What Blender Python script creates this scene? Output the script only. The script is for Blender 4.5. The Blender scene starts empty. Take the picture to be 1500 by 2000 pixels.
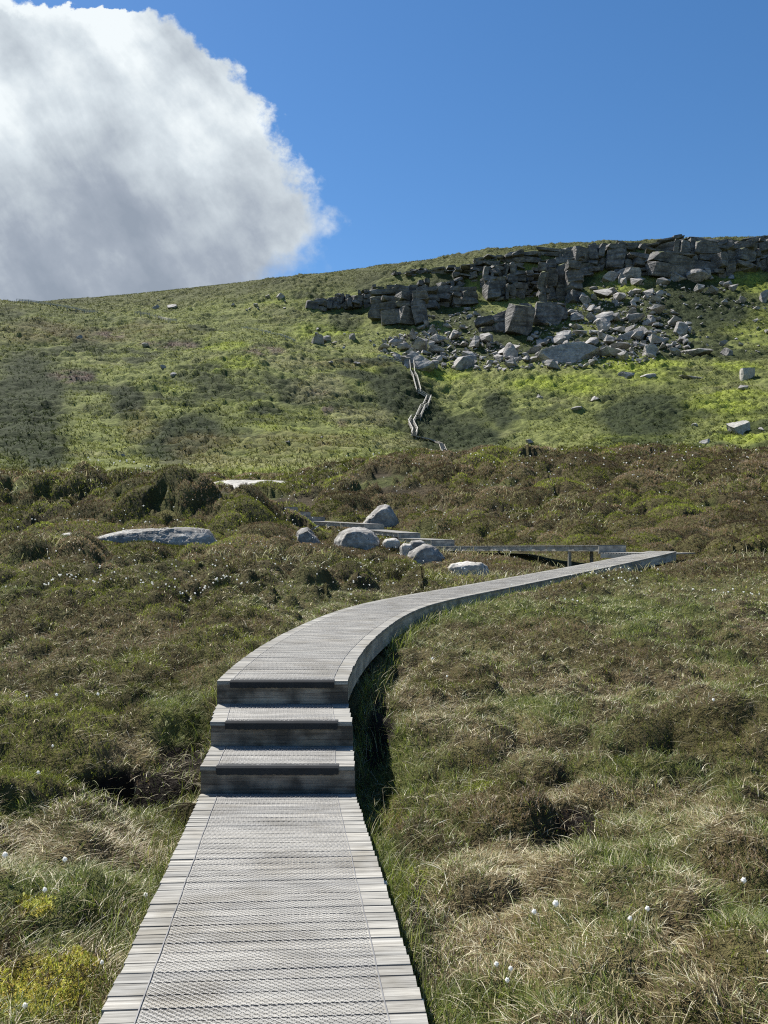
import bpy, math, random
import numpy as np
from mathutils import Vector, Matrix, noise as mnoise

S = bpy.context.scene
COL = S.collection
F, CX, HY = 1500.0, 750.0, 1050.0      # focal length, centre column and eye level of the lens, in photo pixels
rng = np.random.default_rng(7)
random.seed(7)

# ------------------------------------------------------------------ numpy noise
def _hash(ix, iy, seed):
    h = (ix.astype(np.int64) * 374761393 + iy.astype(np.int64) * 668265263 + seed * 1442695041) & 0xFFFFFFFF
    h = ((h ^ (h >> 13)) * 1274126177) & 0xFFFFFFFF
    h = h ^ (h >> 16)
    return (h & 0xFFFFFF) / float(0xFFFFFF)

def vnoise(x, y, seed=0):
    x = np.asarray(x, float); y = np.asarray(y, float)
    ix = np.floor(x); iy = np.floor(y)
    fx = x - ix; fy = y - iy
    fx = fx * fx * fx * (fx * (fx * 6 - 15) + 10); fy = fy * fy * fy * (fy * (fy * 6 - 15) + 10)
    a = _hash(ix, iy, seed); b = _hash(ix + 1, iy, seed)
    c = _hash(ix, iy + 1, seed); d = _hash(ix + 1, iy + 1, seed)
    return (a + (b - a) * fx) * (1 - fy) + (c + (d - c) * fx) * fy

def fbm(x, y, wl, octs=4, seed=0, gain=0.5):
    """-1..1 noise with the longest wavelength wl"""
    s = 0.0; amp = 1.0; tot = 0.0; f = 1.0 / wl
    x = np.asarray(x, float); y = np.asarray(y, float)
    for o in range(octs):
        ca, sa = math.cos(0.6 * o + seed), math.sin(0.6 * o + seed)
        s = s + amp * (vnoise((x * ca - y * sa) * f + 17.3 * o, (x * sa + y * ca) * f + 5.1 * o, seed + o * 13) * 2 - 1)
        tot += amp; amp *= gain; f *= 2.03
    return s / tot

def sstep(a, b, x):
    t = np.clip((x - a) / (b - a), 0, 1)
    return t * t * (3 - 2 * t)

def bush(x, y, cell, seed, fill=.85):
    """rounded shrub cushions, one per jittered cell: height 0..1 and a random value per cushion"""
    x = np.asarray(x, float) / cell; y = np.asarray(y, float) / cell
    ix = np.floor(x); iy = np.floor(y); H = np.zeros(x.shape); I = np.zeros(x.shape)
    for a in (-1, 0, 1):
        for b in (-1, 0, 1):
            cx, cy = ix + a, iy + b
            jx = _hash(cx, cy, seed); jy = _hash(cx, cy, seed + 1); q = _hash(cx, cy, seed + 2); rid = _hash(cx, cy, seed + 3)
            R = .38 + .42 * q
            d = np.hypot((x - cx - jx) , (y - cy - jy)) / R
            h = np.clip(1 - d * d, 0, 1) ** .85 * (.45 + .55 * q) * (rid < fill)
            up = h > H; H = np.where(up, h, H); I = np.where(up, rid, I)
    return H, I

# ------------------------------------------------------------------ decks (paths)
W = 1.2
def curve_path(n=400):
    p = [19.74269, 0.07281, 0.02043, 0.07573, 0.02456, 0.06313, 0.09093, 0.09886, 0.02353, 1.10956, -2.99534, 2.78443]
    L = p[0]; s = np.linspace(0, 1, n); ds = L / (n - 1)
    k = np.interp(s, np.linspace(0, 1, 7), p[1:8])
    th = p[8] + np.cumsum(k) * ds - k[0] * ds
    X = -0.929 + np.concatenate([[0], np.cumsum(np.sin(th[:-1]) * ds)])
    Y = 7.03 + np.concatenate([[0], np.cumsum(np.cos(th[:-1]) * ds)])
    z = -1.31 + p[9] * s + p[10] * s ** 2 + p[11] * s ** 3
    return s * L, X, Y, z, th
cs, cX, cY, cZ, cTh = curve_path()
# the upper run: corners (near-left of every riser) worked out from the photo: X, Y, z of the tread before, z after
RIS = [  # X, Y, z_low, z_high, path direction
    (6.79, 24.3, -0.45, -0.235, (-0.50, 0.866)),
    (2.00, 32.6, -0.36, -0.09, (-0.50, 0.866)),
    (0.64, 34.95, -0.02, 0.22, (-0.50, 0.866)),
    (-0.965, 37.7, 0.40, 0.67, (-0.55, 0.835)),
    (-4.26, 42.1, 0.92, 1.16, (-0.60, 0.80)),
    (-5.19, 43.3, 1.18, 1.47, (-0.60, 0.80)),
    (-6.05, 44.5, 1.50, 1.80, (-0.60, 0.80)),
    (-9.05, 48.5, 1.84, 2.05, (-0.60, 0.80)),
]
# deck centre lines for keeping the ground below them: X, Y, z
deck_pts = []
for t in np.linspace(-0.8, 5.98, 60):
    deck_pts.append((-0.827 - (t - 5.98) * 0.122, t, -1.56 - 0.0717 * max(t, 0)))
deck_pts.append((-0.9, 6.3, -1.78)); deck_pts.append((-0.9, 6.8, -1.53))
for i in range(0, 400, 4):
    deck_pts.append((cX[i], cY[i], cZ[i]))
for i in range(len(RIS) - 1):
    a, b = RIS[i], RIS[i + 1]
    for t in np.linspace(0, 1, max(3, int(math.hypot(b[0] - a[0], b[1] - a[1]) / 0.3))):
        d = a[4]; q = (d[1] * 0.6, -d[0] * 0.6)
        deck_pts.append((a[0] + (b[0] - a[0]) * t + q[0], a[1] + (b[1] - a[1]) * t + q[1], a[3] + (b[2] - a[3]) * t))
for t in np.linspace(0, 1, 8):
    deck_pts.append((7.3 + 1.2 * t, 24.4 - 0.5 * t, -0.47))
deck_pts = np.array(deck_pts)

# ------------------------------------------------------------------ terrain height
def kn(lst, mode='y'):
    """one knot line across the view: list of (photo column, distance, photo row or height)"""
    a = np.array(lst, float)
    return a, mode
KN = [
    kn([(0, .6, -1.92)], 'z'),
    kn([(0, 3, -1.98), (450, 3, -2.02), (900, 3, -2.05), (1500, 3, -2.0)], 'z'),
    kn([(0, 6, -2.0), (450, 6, -2.22), (700, 6, -2.22), (1500, 6, -2.08)], 'z'),
    kn([(0, 8, -1.85), (430, 8, -1.75), (700, 8, -1.84), (1500, 8, -1.92)], 'z'),
    kn([(0, 11, -1.6), (450, 11, -1.48), (760, 11, -1.6), (1500, 11, -1.62)], 'z'),
    kn([(0, 15, -1.35), (800, 15, -1.45), (1500, 15, -1.3)], 'z'),
    kn([(0, 20, -1.15), (900, 20, -1.4), (1200, 20, -1.15), (1500, 20, -.85)], 'z'),
    kn([(0, 24, -.85), (800, 24, -1.2), (950, 24, -1.2), (1300, 24, -.8), (1500, 24, -.5)], 'z'),
    kn([(0, 30, -.25), (500, 30, -.4), (690, 30, -.6), (850, 30, -.8), (1050, 30, -.6), (1200, 30, -.4), (1500, 30, .05)], 'z'),
    kn([(0, 36, 1.0), (160, 36, 1.1), (260, 36, 1.8), (360, 36, 1.85), (430, 36, 1.6), (480, 36, 1.4), (530, 36, .6), (562, 36, .1), (700, 36, -.15), (850, 36, -.05), (1000, 36, .2), (1250, 36, .6), (1500, 36, 1.0)], 'z'),
    kn([(0, 44, 2.5), (300, 44, 2.5), (450, 44, 2.0), (520, 44, 1.25), (600, 44, .95), (700, 44, .75), (780, 44, .8), (880, 44, 1.3), (1000, 44, 1.9), (1250, 44, 2.6), (1500, 44, 3.0)], 'z'),
    kn([(0, 50, 948), (250, 50, 954), (400, 52, 964), (500, 54, 968), (560, 58, 950), (600, 60, 930), (700, 62, 912), (800, 62, 901), (870, 62, 896), (1000, 60, 893), (1250, 60, 891), (1500, 60, 892)]),
    kn([(0, 75, 938), (400, 75, 944), (560, 75, 940), (600, 78, 929), (700, 78, 918), (870, 78, 903), (1500, 80, 901)]),
    kn([(0, 115, 905), (500, 120, 907), (700, 125, 905), (870, 130, 912), (1000, 125, 909), (1500, 115, 898)]),
    kn([(0, 150, 855), (250, 150, 870), (500, 150, 868), (700, 155, 875), (870, 165, 902), (1000, 155, 895), (1250, 150, 885), (1500, 145, 868)]),
    kn([(0, 190, 785), (500, 190, 800), (700, 195, 828), (800, 200, 848), (870, 195, 872), (1000, 190, 860), (1250, 190, 830), (1500, 185, 815)]),
    kn([(0, 230, 715), (500, 225, 740), (700, 230, 770), (800, 225, 800), (870, 225, 820), (1000, 222, 810), (1250, 225, 775), (1500, 220, 755)]),
    kn([(0, 270, 660), (250, 270, 680), (400, 260, 690), (500, 250, 700), (650, 250, 725), (800, 257, 725), (870, 260, 748), (1000, 258, 735), (1250, 255, 722), (1500, 255, 705)]),
    kn([(0, 335, 590), (120, 333, 599), (250, 320, 618), (400, 295, 643), (500, 275, 663), (600, 265, 690), (700, 275, 703), (800, 285, 690), (1000, 290, 690), (1250, 285, 680), (1500, 290, 665)]),
    kn([(0, 350, 597), (120, 350, 605), (250, 340, 625), (400, 315, 651), (500, 295, 673), (600, 285, 692), (700, 300, 680), (800, 310, 660), (1000, 325, 630), (1250, 330, 610), (1500, 330, 598)]),
    kn([(0, 400, 606), (120, 395, 601), (250, 385, 602), (400, 370, 607), (500, 355, 614), (600, 350, 618), (700, 355, 618), (800, 350, 605), (900, 355, 600), (1000, 360, 585), (1100, 372, 565), (1250, 370, 538), (1400, 372, 534), (1500, 374, 530)]),
    kn([(0, 440, 600), (60, 440, 592), (120, 440, 587), (200, 440, 583), (300, 437, 574), (400, 430, 563), (500, 420, 553), (600, 410, 544), (650, 408, 540), (720, 404, 530), (800, 400, 522), (850, 398, 518), (900, 395, 511), (950, 390, 501), (1000, 386, 498), (1100, 386, 494), (1200, 386, 489), (1300, 386, 484), (1400, 388, 483), (1500, 390, 478), (1850, 392, 464)]),
    kn([(0, 500, 607), (600, 470, 550), (1000, 450, 503), (1500, 450, 480)]),
    kn([(0, 800, 760), (1500, 800, 700)]),
    kn([(0, 5000, 1000), (1500, 5000, 1000)]),
]
AZV = math.radians(34)
az_f = np.linspace(-AZV, AZV, 1150)
az_o = np.linspace(AZV, math.pi, 70)[1:]
AZ = np.concatenate([-az_o[::-1], az_f, az_o])
RR = np.concatenate([np.geomspace(0.3, 4, 90), np.geomspace(4.03, 84, 480), np.linspace(85, 180, 110), np.linspace(180.8, 500, 400), np.geomspace(503, 6000, 30)])

def height_base():
    azc = np.clip(AZ, -math.radians(38), math.radians(38))
    px = CX + F * np.tan(azc)
    K = len(KN); n = len(AZ)
    kY = np.zeros((n, K)); kZ = np.zeros((n, K))
    for k, (a, mode) in enumerate(KN):
        Y = np.interp(px, a[:, 0], a[:, 1])
        v = np.interp(px, a[:, 0], a[:, 2])
        # smooth the piecewise-linear crossing a little
        kY[:, k] = Y
        kZ[:, k] = v if mode == 'z' else (HY - v) / F * Y
    kr = kY / np.cos(azc)[:, None]
    ker = np.hanning(41); ker /= ker.sum()
    for A in (kr, kZ):
        for k in range(K):
            pad = np.concatenate([np.full(20, A[0, k]), A[:, k], np.full(20, A[-1, k])])
            A[:, k] = np.convolve(pad, ker, 'valid')
    H = np.zeros((n, len(RR)))
    for i in range(n):
        x = kr[i]; y = kZ[i]
        h = np.diff(x); dl = np.diff(y) / h
        m = np.zeros(K)
        same = dl[1:] * dl[:-1] > 0
        w1 = 2 * h[1:] + h[:-1]; w2 = h[1:] + 2 * h[:-1]
        with np.errstate(all='ignore'):
            mm = (w1 + w2) / (w1 / dl[:-1] + w2 / dl[1:])
        m[1:-1] = np.where(same, mm, 0); m[0] = dl[0]; m[-1] = dl[-1]
        r = np.clip(RR, x[0], x[-1])
        j = np.clip(np.searchsorted(x, r) - 1, 0, K - 2)
        t = (r - x[j]) / h[j]
        H[i] = ((1 + 2 * t) * (1 - t) ** 2) * y[j] + t * (1 - t) ** 2 * h[j] * m[j] + t * t * (3 - 2 * t) * y[j + 1] + t * t * (t - 1) * h[j] * m[j + 1]
    # behind the photographer the bog runs on as gentle moorland
    back = sstep(math.radians(75), math.radians(120), np.abs(AZ))[:, None]
    flat = -1.95 - 0.01 * np.minimum(RR, 900)[None, :]
    return H * (1 - back) + flat * back

# ------------------------------------------------------------------ ground cover classes
def proj(X, Y, Z):
    Ys = np.maximum(Y, 0.3)
    return CX + F * X / Ys, HY - F * Z / Ys
def ell(px, py, lst):
    m = np.zeros(np.shape(px))
    for (a, b, rx, ry) in lst:
        m = np.maximum(m, sstep(1.3, 0.6, np.sqrt(((px - a) / rx) ** 2 + ((py - b) / ry) ** 2)))
    return m
HEA = [(60, 1480, 150, 90), (150, 1400, 170, 60), (330, 1290, 130, 60), (985, 1570, 105, 62), (1050, 1240, 120, 42), (1370, 1440, 160, 62),
       (1460, 1440, 110, 80), (1450, 1700, 90, 70), (1230, 1280, 120, 35), (900, 1330, 90, 35), (760, 1590, 40, 40), (450, 1230, 120, 50), (1340, 1110, 90, 28),
       (1110, 1135, 70, 30), (1430, 1870, 80, 50), (930, 1480, 60, 40), (200, 1220, 260, 70), (1130, 1610, 60, 40)]
GRN = [(1180, 1200, 220, 32), (950, 1195, 130, 26), (130, 1735, 150, 55), (350, 1400, 70, 70), (720, 1650, 60, 90), (1050, 1400, 110, 45),
       (1250, 1640, 130, 50), (330, 1760, 80, 60), (1130, 1830, 130, 60), (1450, 1810, 90, 40), (40, 1590, 60, 30), (400, 1300, 40, 40), (60, 1980, 60, 30), (300, 1900, 60, 70), (780, 1500, 60, 90)]
DRY = [(1000, 1450, 110, 60), (1260, 1600, 230, 70), (850, 1350, 90, 70), (250, 1650, 180, 45), (60, 1670, 120, 50), (1050, 1850, 200, 90), (370, 1520, 60, 60), (1350, 1900, 200, 90), (200, 1460, 120, 40), (1000, 1700, 160, 60)]
PEAT_SHADE = [(290, 1545, 115, 42), (360, 1490, 60, 40), (735, 1430, 28, 80), (1125, 1612, 42, 30), (800, 1850, 30, 150)]  # peat hollows, plus shade painted right of the steps and lower boardwalk
MOSS = [(80, 1930, 105, 55), (75, 1778, 36, 16), (165, 1885, 36, 22)]

def cover(X, Y, Z):
    """weights of heather, green grass, dry grass, bare peat with painted deck shade, moss"""
    px, py = proj(X, Y, Z)
    wx = px + 40 * fbm(X, Y, 1.1, 3, 5) ; wy = py + 22 * fbm(X, Y, 1.1, 3, 6)
    r = np.hypot(X, Y)
    p1 = fbm(X, Y, 2.6, 4, 101); p2 = fbm(X, Y, 3.3, 4, 111); p3 = fbm(X, Y, 1.7, 4, 121)
    h = sstep(0.05, 0.35, p1) * .55
    far = sstep(12, 24, r)
    h = np.maximum(h, far * sstep(-0.55, -0.05, p1 + .25 * p3))
    right = sstep(820, 1000, px) * sstep(1110, 1150, py)
    h = h * (1 - .5 * right)
    left = sstep(700, 500, px) * sstep(1480, 1400, py)
    h = np.maximum(h, left * sstep(-.5, .1, p1) * .8)
    g = sstep(-0.05, 0.3, p2) * .8
    d = sstep(-0.25, 0.2, p3) * .7 * (1 - .35 * left) * (1 - .55 * far)
    nr2 = sstep(24, 12, r)
    h = np.maximum(h, nr2 * .6 * sstep(.0, .3, fbm(X, Y, .75, 3, 131)))
    g = np.maximum(g * (1 - .5 * nr2), nr2 * .9 * sstep(.0, .25, fbm(X, Y, .6, 3, 141)))
    d = np.maximum(d * (1 - .5 * nr2), nr2 * .8 * sstep(.0, .25, fbm(X, Y, .55, 3, 151)))
    a, b, c = ell(wx, wy, HEA), ell(wx, wy, GRN), ell(wx, wy, DRY)
    near_ = sstep(30, 20, r)
    h = np.maximum(h * (1 - .7 * np.maximum(b, c) * near_), a * near_)
    g = np.maximum(g * (1 - .7 * np.maximum(a, c) * near_), b * near_)
    d = np.maximum(d * (1 - .6 * np.maximum(a, b) * near_), c * near_)
    p = ell(wx, wy, PEAT_SHADE) * near_
    m = ell(wx, wy, MOSS) * near_
    return h, g, d, p, m

HG = height_base()
GX = RR[None, :] * np.sin(AZ)[:, None]
GY = RR[None, :] * np.cos(AZ)[:, None]
RG = np.broadcast_to(RR[None, :], HG.shape)
PXG = CX + F * np.tan(np.clip(AZ, -1.2, 1.2))[:, None] + 0 * HG

def bump_at(px, Y, rx, ry, h):
    """a mound or hollow of radius rx, ry metres centred under photo column px at distance Y"""
    X = (px - CX) / F * Y
    d = ((GX - X) / rx) ** 2 + ((GY - Y) / ry) ** 2
    return h * np.exp(-d * 1.2)

near = sstep(26, 14, RG)
heath = sstep(14, 26, RG) * sstep(95, 70, RG)
hill = sstep(85, 120, RG) * sstep(900, 500, RG)
n1 = fbm(GX, GY, 1.3, 4, 3)
n2 = fbm(GX, GY, 6.0, 3, 9)
HG = HG + near * sstep(0.8, 2.5, RG) * (0.09 * n1 + 0.10 * n2 + .15 * bush(GX + .1 * n1, GY, .48, 95)[0] + .07 * bush(GX, GY + .1 * n1, .22, 97)[0])
bil = 1 - np.abs(fbm(GX, GY, 1.5, 3, 21)) * 2.4
HG = HG + heath * (0.22 * fbm(GX, GY, 5.0, 3, 31))
hb = np.where(HG > -99, 1, 1)
dy_h = fbm(GX * 0.55, GY, 5.0, 4, 41, 0.55)
skyl = sstep(450, 415, RG * np.cos(np.minimum(np.abs(AZ), .6))[:, None])
wob_x = GX + .5 * fbm(GX, GY, 3, 2, 11); wob_y = GY + .5 * fbm(GX, GY, 3, 2, 12)
tb1 = bush(wob_x * .7, wob_y, 1.9, 81)[0]; tb2 = bush(wob_x * .5, wob_y, 4.2, 85)[0]
tmask = sstep(-.35, .25, fbm(GX, GY, 24, 4, 87))
HG = HG + hill * skyl * (1.05 * tb1 * (.45 + .55 * tmask) + 1.0 * tb2 * tmask)
HG = HG + hill * skyl * (0.85 * dy_h + 0.9 * fbm(GX, GY, 17.0, 3, 51) + 0.55 * (1 - 2 * np.abs(fbm(GX * .45, GY, 2.2, 3, 61))))
HG = HG + hill * (1 - skyl) * 0.4 * dy_h
# stepped turf terraces (terracettes) where the slope is steep
ter = np.sin((HG * 1.15 + 2.0 * fbm(GX, GY, 22, 2, 71)) * 2.2)
HG = HG + hill * 0.22 * ter * sstep(-0.2, 0.5, fbm(GX, GY, 40, 2, 77))
MOUNDS = [(60, 38, 3.6, 1.8, 1.25), (175, 40, 2.2, 1.8, 1.3), (340, 35, 2.4, 1.4, .5), (450, 36, 1.3, 1.1, .15), (330, 36.5, 2.4, 1.6, .4), (430, 37, 1.6, 1.4, .35), (500, 36.0, .8, 1.2, .2), (230, 33, 1.6, 1.0, .35),
          (30, 22, 2.3, 1.2, .75), (150, 23.5, 1.3, 1.0, .55), (250, 27, 1.2, .8, .25), (1340, 19.5, 1.3, .7, .25), 
          (1380, 7.6, .8, .45, .22), (985, 5.9, .45, .4, .2), (1060, 13.2, 1.2, .8, .2), (60, 7.2, .8, .5, .25), (1480, 7.4, .5, .5, .2),
          (1440, 4.9, .4, .35, .14), (290, 6.45, .62, .35, -.34), (340, 7.2, .5, .35, -.12), (150, 6.3, .5, .3, -.12), (1120, 5.45, .16, .18, -.25),
          (1270, 6.9, .55, .25, -.16), (740, 6.6, .35, .5, -.15), (1340, 7.0, .5, .2, -.15), (90, 3.9, .5, .4, .08)]
for m in MOUNDS:
    HG = HG + bump_at(*m)
def heather_height(X, Y, h_):
    r = np.hypot(X, Y)
    X = X + .12 * fbm(X, Y, .5, 2, 615); Y = Y + .12 * fbm(X, Y, .5, 2, 616)
    a, ia = bush(X, Y, 1.15, 601); b, ib = bush(X, Y, .45, 611); c, ic = bush(X * .8, Y, 2.2, 621, .6)
    big = sstep(9, 18, r); vb = sstep(20, 34, r)
    pa, pb, pc = a * (.10 + .62 * big), b * (.13 + .09 * big), c * 1.0 * vb
    H = np.maximum(np.maximum(pa, pb), pc) * sstep(.15, .55, h_)
    I = np.where(pa > pb, ia, ib); I = np.where(pc > np.maximum(pa, pb), ic, I)
    H = H * np.where((X > .05 * Y) & (Y < 23), .38, 1.0) * (1 + .2 * ((X < -.13 * Y) & (Y > 33) & (Y < 44)))
    return H * sstep(90, 70, r), I
# keep the ground under the decks
DD = np.full(HG.shape, 99.0)
_s = np.where(RG < 56)
_x, _y = GX[_s], GY[_s]; _d = np.empty(len(_x))
for c0 in range(0, len(_x), 60000):
    _d[c0:c0 + 60000] = np.hypot(_x[c0:c0 + 60000, None] - deck_pts[None, ::2, 0], _y[c0:c0 + 60000, None] - deck_pts[None, ::2, 1]).min(1)
_far = deck_pts[deck_pts[:, 1] > 23][::2]
for sh in (1.3, 2.6):
    _fx = _far[:, 0] * (1 - sh / _far[:, 1]); _fy = _far[:, 1] - sh
    for c0 in range(0, len(_x), 60000):
        _d[c0:c0 + 60000] = np.minimum(_d[c0:c0 + 60000], .35 + np.hypot(_x[c0:c0 + 60000, None] - _fx[None], _y[c0:c0 + 60000, None] - _fy[None]).min(1))
DD[_s] = _d
ROCKS = [(697, 31, 1.3), (600, 31, .9), (746, 42, 1.6), (834, 27, 1.1), (908, 23.5, 1.0), (790, 29.5, 1.2), (200, 30, 1.2), (260, 30, 1.4), (303, 30, 1.5), (360, 30, 1.4), (137, 29.5, .8), (232, 25, .7)]
RK = np.zeros(HG.shape)
for (a_, b_, c_) in ROCKS:
    RK = np.maximum(RK, np.exp(-(((GX - (a_ - CX) / F * b_) / c_) ** 2 + ((GY - b_ + c_ * .7) / (c_ * 1.3)) ** 2) * .8))
_h = cover(GX, GY, HG)[0]
HG = HG + heather_height(GX, GY, _h)[0] * sstep(1.2, 3, RG) * np.where(GY > 21, sstep(.8, 2.4, DD), sstep(.7, 2.2, DD)) * (1 - .6 * np.clip(RK, 0, 1))
sel = np.where(RG < 60)
qx, qy = GX[sel], GY[sel]
hz = HG[sel].copy()
for c0 in range(0, len(qx), 60000):
    xs = qx[c0:c0 + 60000, None]; ys = qy[c0:c0 + 60000, None]
    d = np.hypot(xs - deck_pts[None, :, 0], ys - deck_pts[None, :, 1])
    j = d.argmin(1); dm = d.min(1); zd = deck_pts[j, 2]
    lim = zd - 0.30
    w = sstep(1.1, 0.62, dm)
    h0 = hz[c0:c0 + 60000]
    hz[c0:c0 + 60000] = np.where(h0 > lim, h0 * (1 - w) + lim * w, h0)
HG[sel] = hz

LNR = np.log(RR)
def height(X, Y):
    X = np.asarray(X, float); Y = np.asarray(Y, float)
    az = np.arctan2(X, Y); r = np.maximum(np.hypot(X, Y), RR[0])
    fi = np.interp(az, AZ, np.arange(len(AZ))); fj = np.interp(r, RR, np.arange(len(RR)))
    i = np.minimum(fi.astype(int), len(AZ) - 2); j = np.minimum(fj.astype(int), len(RR) - 2)
    a = fi - i; b = fj - j
    return (HG[i, j] * (1 - b) + HG[i, j + 1] * b) * (1 - a) + (HG[i + 1, j] * (1 - b) + HG[i + 1, j + 1] * b) * a

YS = np.concatenate([np.geomspace(2, 100, 900), np.linspace(100, 470, 1500)])
def ground_at(px, py, ymin=2.0, ymax=470):
    """the first ground point beyond ymin seen at a photo column and row"""
    X = (px - CX) / F * YS
    yi = HY - F * height(X, YS) / YS
    ok = np.where((YS >= ymin) & (YS <= ymax) & (yi <= py))[0]
    j = ok[0] if len(ok) else int(np.argmin(np.where((YS >= ymin) & (YS <= ymax), yi, 1e9)))
    return float(X[j]), float(YS[j]), float(height(X[j], YS[j]))

# ------------------------------------------------------------------ mesh helpers
def mesh_np(name, V, Fc, cols=None, uvs=None, smooth=False):
    V = np.asarray(V, np.float32); Fc = np.asarray(Fc, np.int32)
    me = bpy.data.meshes.new(name)
    nf, k = Fc.shape
    me.vertices.add(len(V)); me.vertices.foreach_set('co', V.ravel())
    me.loops.add(nf * k); me.loops.foreach_set('vertex_index', Fc.ravel())
    me.polygons.add(nf)
    me.polygons.foreach_set('loop_start', np.arange(nf, dtype=np.int32) * k)
    me.polygons.foreach_set('loop_total', np.full(nf, k, np.int32))
    me.polygons.foreach_set('use_smooth', np.full(nf, bool(smooth)))
    if cols is not None:
        at = me.attributes.new('Col', 'FLOAT_COLOR', 'POINT')
        c4 = np.ones((len(V), 4), np.float32); c4[:, :3] = cols
        at.data.foreach_set('color', c4.ravel())
    if uvs is not None:
        uv = me.uv_layers.new(name='UVMap')
        uv.data.foreach_set('uv', np.asarray(uvs, np.float32).ravel())
    me.update(calc_edges=True)
    return me

def link(name, me, mat=None, parent=None, loc=None):
    o = bpy.data.objects.new(name, me); COL.objects.link(o)
    if mat is not None and me is not None and len(me.materials) == 0:
        me.materials.append(mat)
    if parent is not None: o.parent = parent
    if loc is not None: o.location = loc
    return o
def tag(o, label=None, cat=None, group=None, kind=None):
    if label: o['label'] = label
    if cat: o['category'] = cat
    if group: o['group'] = group
    if kind: o['kind'] = kind
    return o
def thing(name, label, cat, loc=(0, 0, 0), group=None):
    o = bpy.data.objects.new(name, None); COL.objects.link(o); o.location = loc
    o.empty_display_size = 0.2
    return tag(o, label, cat, group)

# ------------------------------------------------------------------ materials
def newmat(name):
    m = bpy.data.materials.new(name); m.use_nodes = True
    m.node_tree.nodes.clear()
    return m, m.node_tree.nodes, m.node_tree.links
def N(nodes, t, **kw):
    n = nodes.new(t)
    for k, v in kw.items():
        if k.startswith('i_'):
            n.inputs[k[2:].replace('_', ' ')].default_value = v
        else:
            setattr(n, k, v)
    return n
def ramp(nodes, stops):
    r = nodes.new('ShaderNodeValToRGB'); e = r.color_ramp.elements
    while len(e) < len(stops): e.new(0.5)
    for el, (p, c) in zip(e, stops):
        el.position = p; el.color = (*c, 1) if len(c) == 3 else c
    return r

def mat_ground():
    m, n, l = newmat('ground_cover')
    out = N(n, 'ShaderNodeOutputMaterial'); b = N(n, 'ShaderNodeBsdfPrincipled'); b.inputs['Roughness'].default_value = .95
    b.inputs['Specular IOR Level'].default_value = .1
    at = N(n, 'ShaderNodeAttribute', attribute_name='Col'); tc = N(n, 'ShaderNodeNewGeometry')
    n1 = N(n, 'ShaderNodeTexNoise'); n1.inputs['Scale'].default_value = 1.1; n1.inputs['Detail'].default_value = 8; n1.inputs['Roughness'].default_value = .7
    n2 = N(n, 'ShaderNodeTexNoise'); n2.inputs['Scale'].default_value = 14; n2.inputs['Detail'].default_value = 4
    l.new(tc.outputs['Position'], n1.inputs['Vector']); l.new(tc.outputs['Position'], n2.inputs['Vector'])
    r1 = ramp(n, [(.30, (.55, .55, .55)), (.70, (1.45, 1.45, 1.45))]); r2 = ramp(n, [(.3, (.75, .75, .75)), (.7, (1.25, 1.25, 1.25))])
    l.new(n1.outputs[0], r1.inputs[0]); l.new(n2.outputs[0], r2.inputs[0])
    m1 = N(n, 'ShaderNodeVectorMath', operation='MULTIPLY'); m2 = N(n, 'ShaderNodeVectorMath', operation='MULTIPLY')
    l.new(at.outputs['Color'], m1.inputs[0]); l.new(r1.outputs[0], m1.inputs[1]); l.new(m1.outputs[0], m2.inputs[0]); l.new(r2.outputs[0], m2.inputs[1])
    l.new(m2.outputs[0], b.inputs['Base Color'])
    bp = N(n, 'ShaderNodeBump'); bp.inputs['Strength'].default_value = .8; bp.inputs['Distance'].default_value = .6
    l.new(n1.outputs[0], bp.inputs['Height']); l.new(bp.outputs[0], b.inputs['Normal'])
    l.new(b.outputs[0], out.inputs[0]); return m

def mat_leaf(name, trans=.35, rough=.6, spec=.0):
    m, n, l = newmat(name)
    out = N(n, 'ShaderNodeOutputMaterial')
    at = N(n, 'ShaderNodeAttribute', attribute_name='Col')
    d = N(n, 'ShaderNodeBsdfDiffuse'); t = N(n, 'ShaderNodeBsdfTranslucent'); mx = N(n, 'ShaderNodeMixShader'); mx.inputs[0].default_value = trans
    l.new(at.outputs['Color'], d.inputs[0]); l.new(at.outputs['Color'], t.inputs[0])
    l.new(d.outputs[0], mx.inputs[1]); l.new(t.outputs[0], mx.inputs[2])
    last = mx
    if spec > 0:
        g = N(n, 'ShaderNodeBsdfGlossy'); g.inputs['Roughness'].default_value = rough; g.inputs['Color'].default_value = (1, 1, 1, 1)
        m2 = N(n, 'ShaderNodeMixShader'); m2.inputs[0].default_value = spec
        l.new(mx.outputs[0], m2.inputs[1]); l.new(g.outputs[0], m2.inputs[2]); last = m2
    l.new(last.outputs[0], out.inputs[0]); return m

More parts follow.
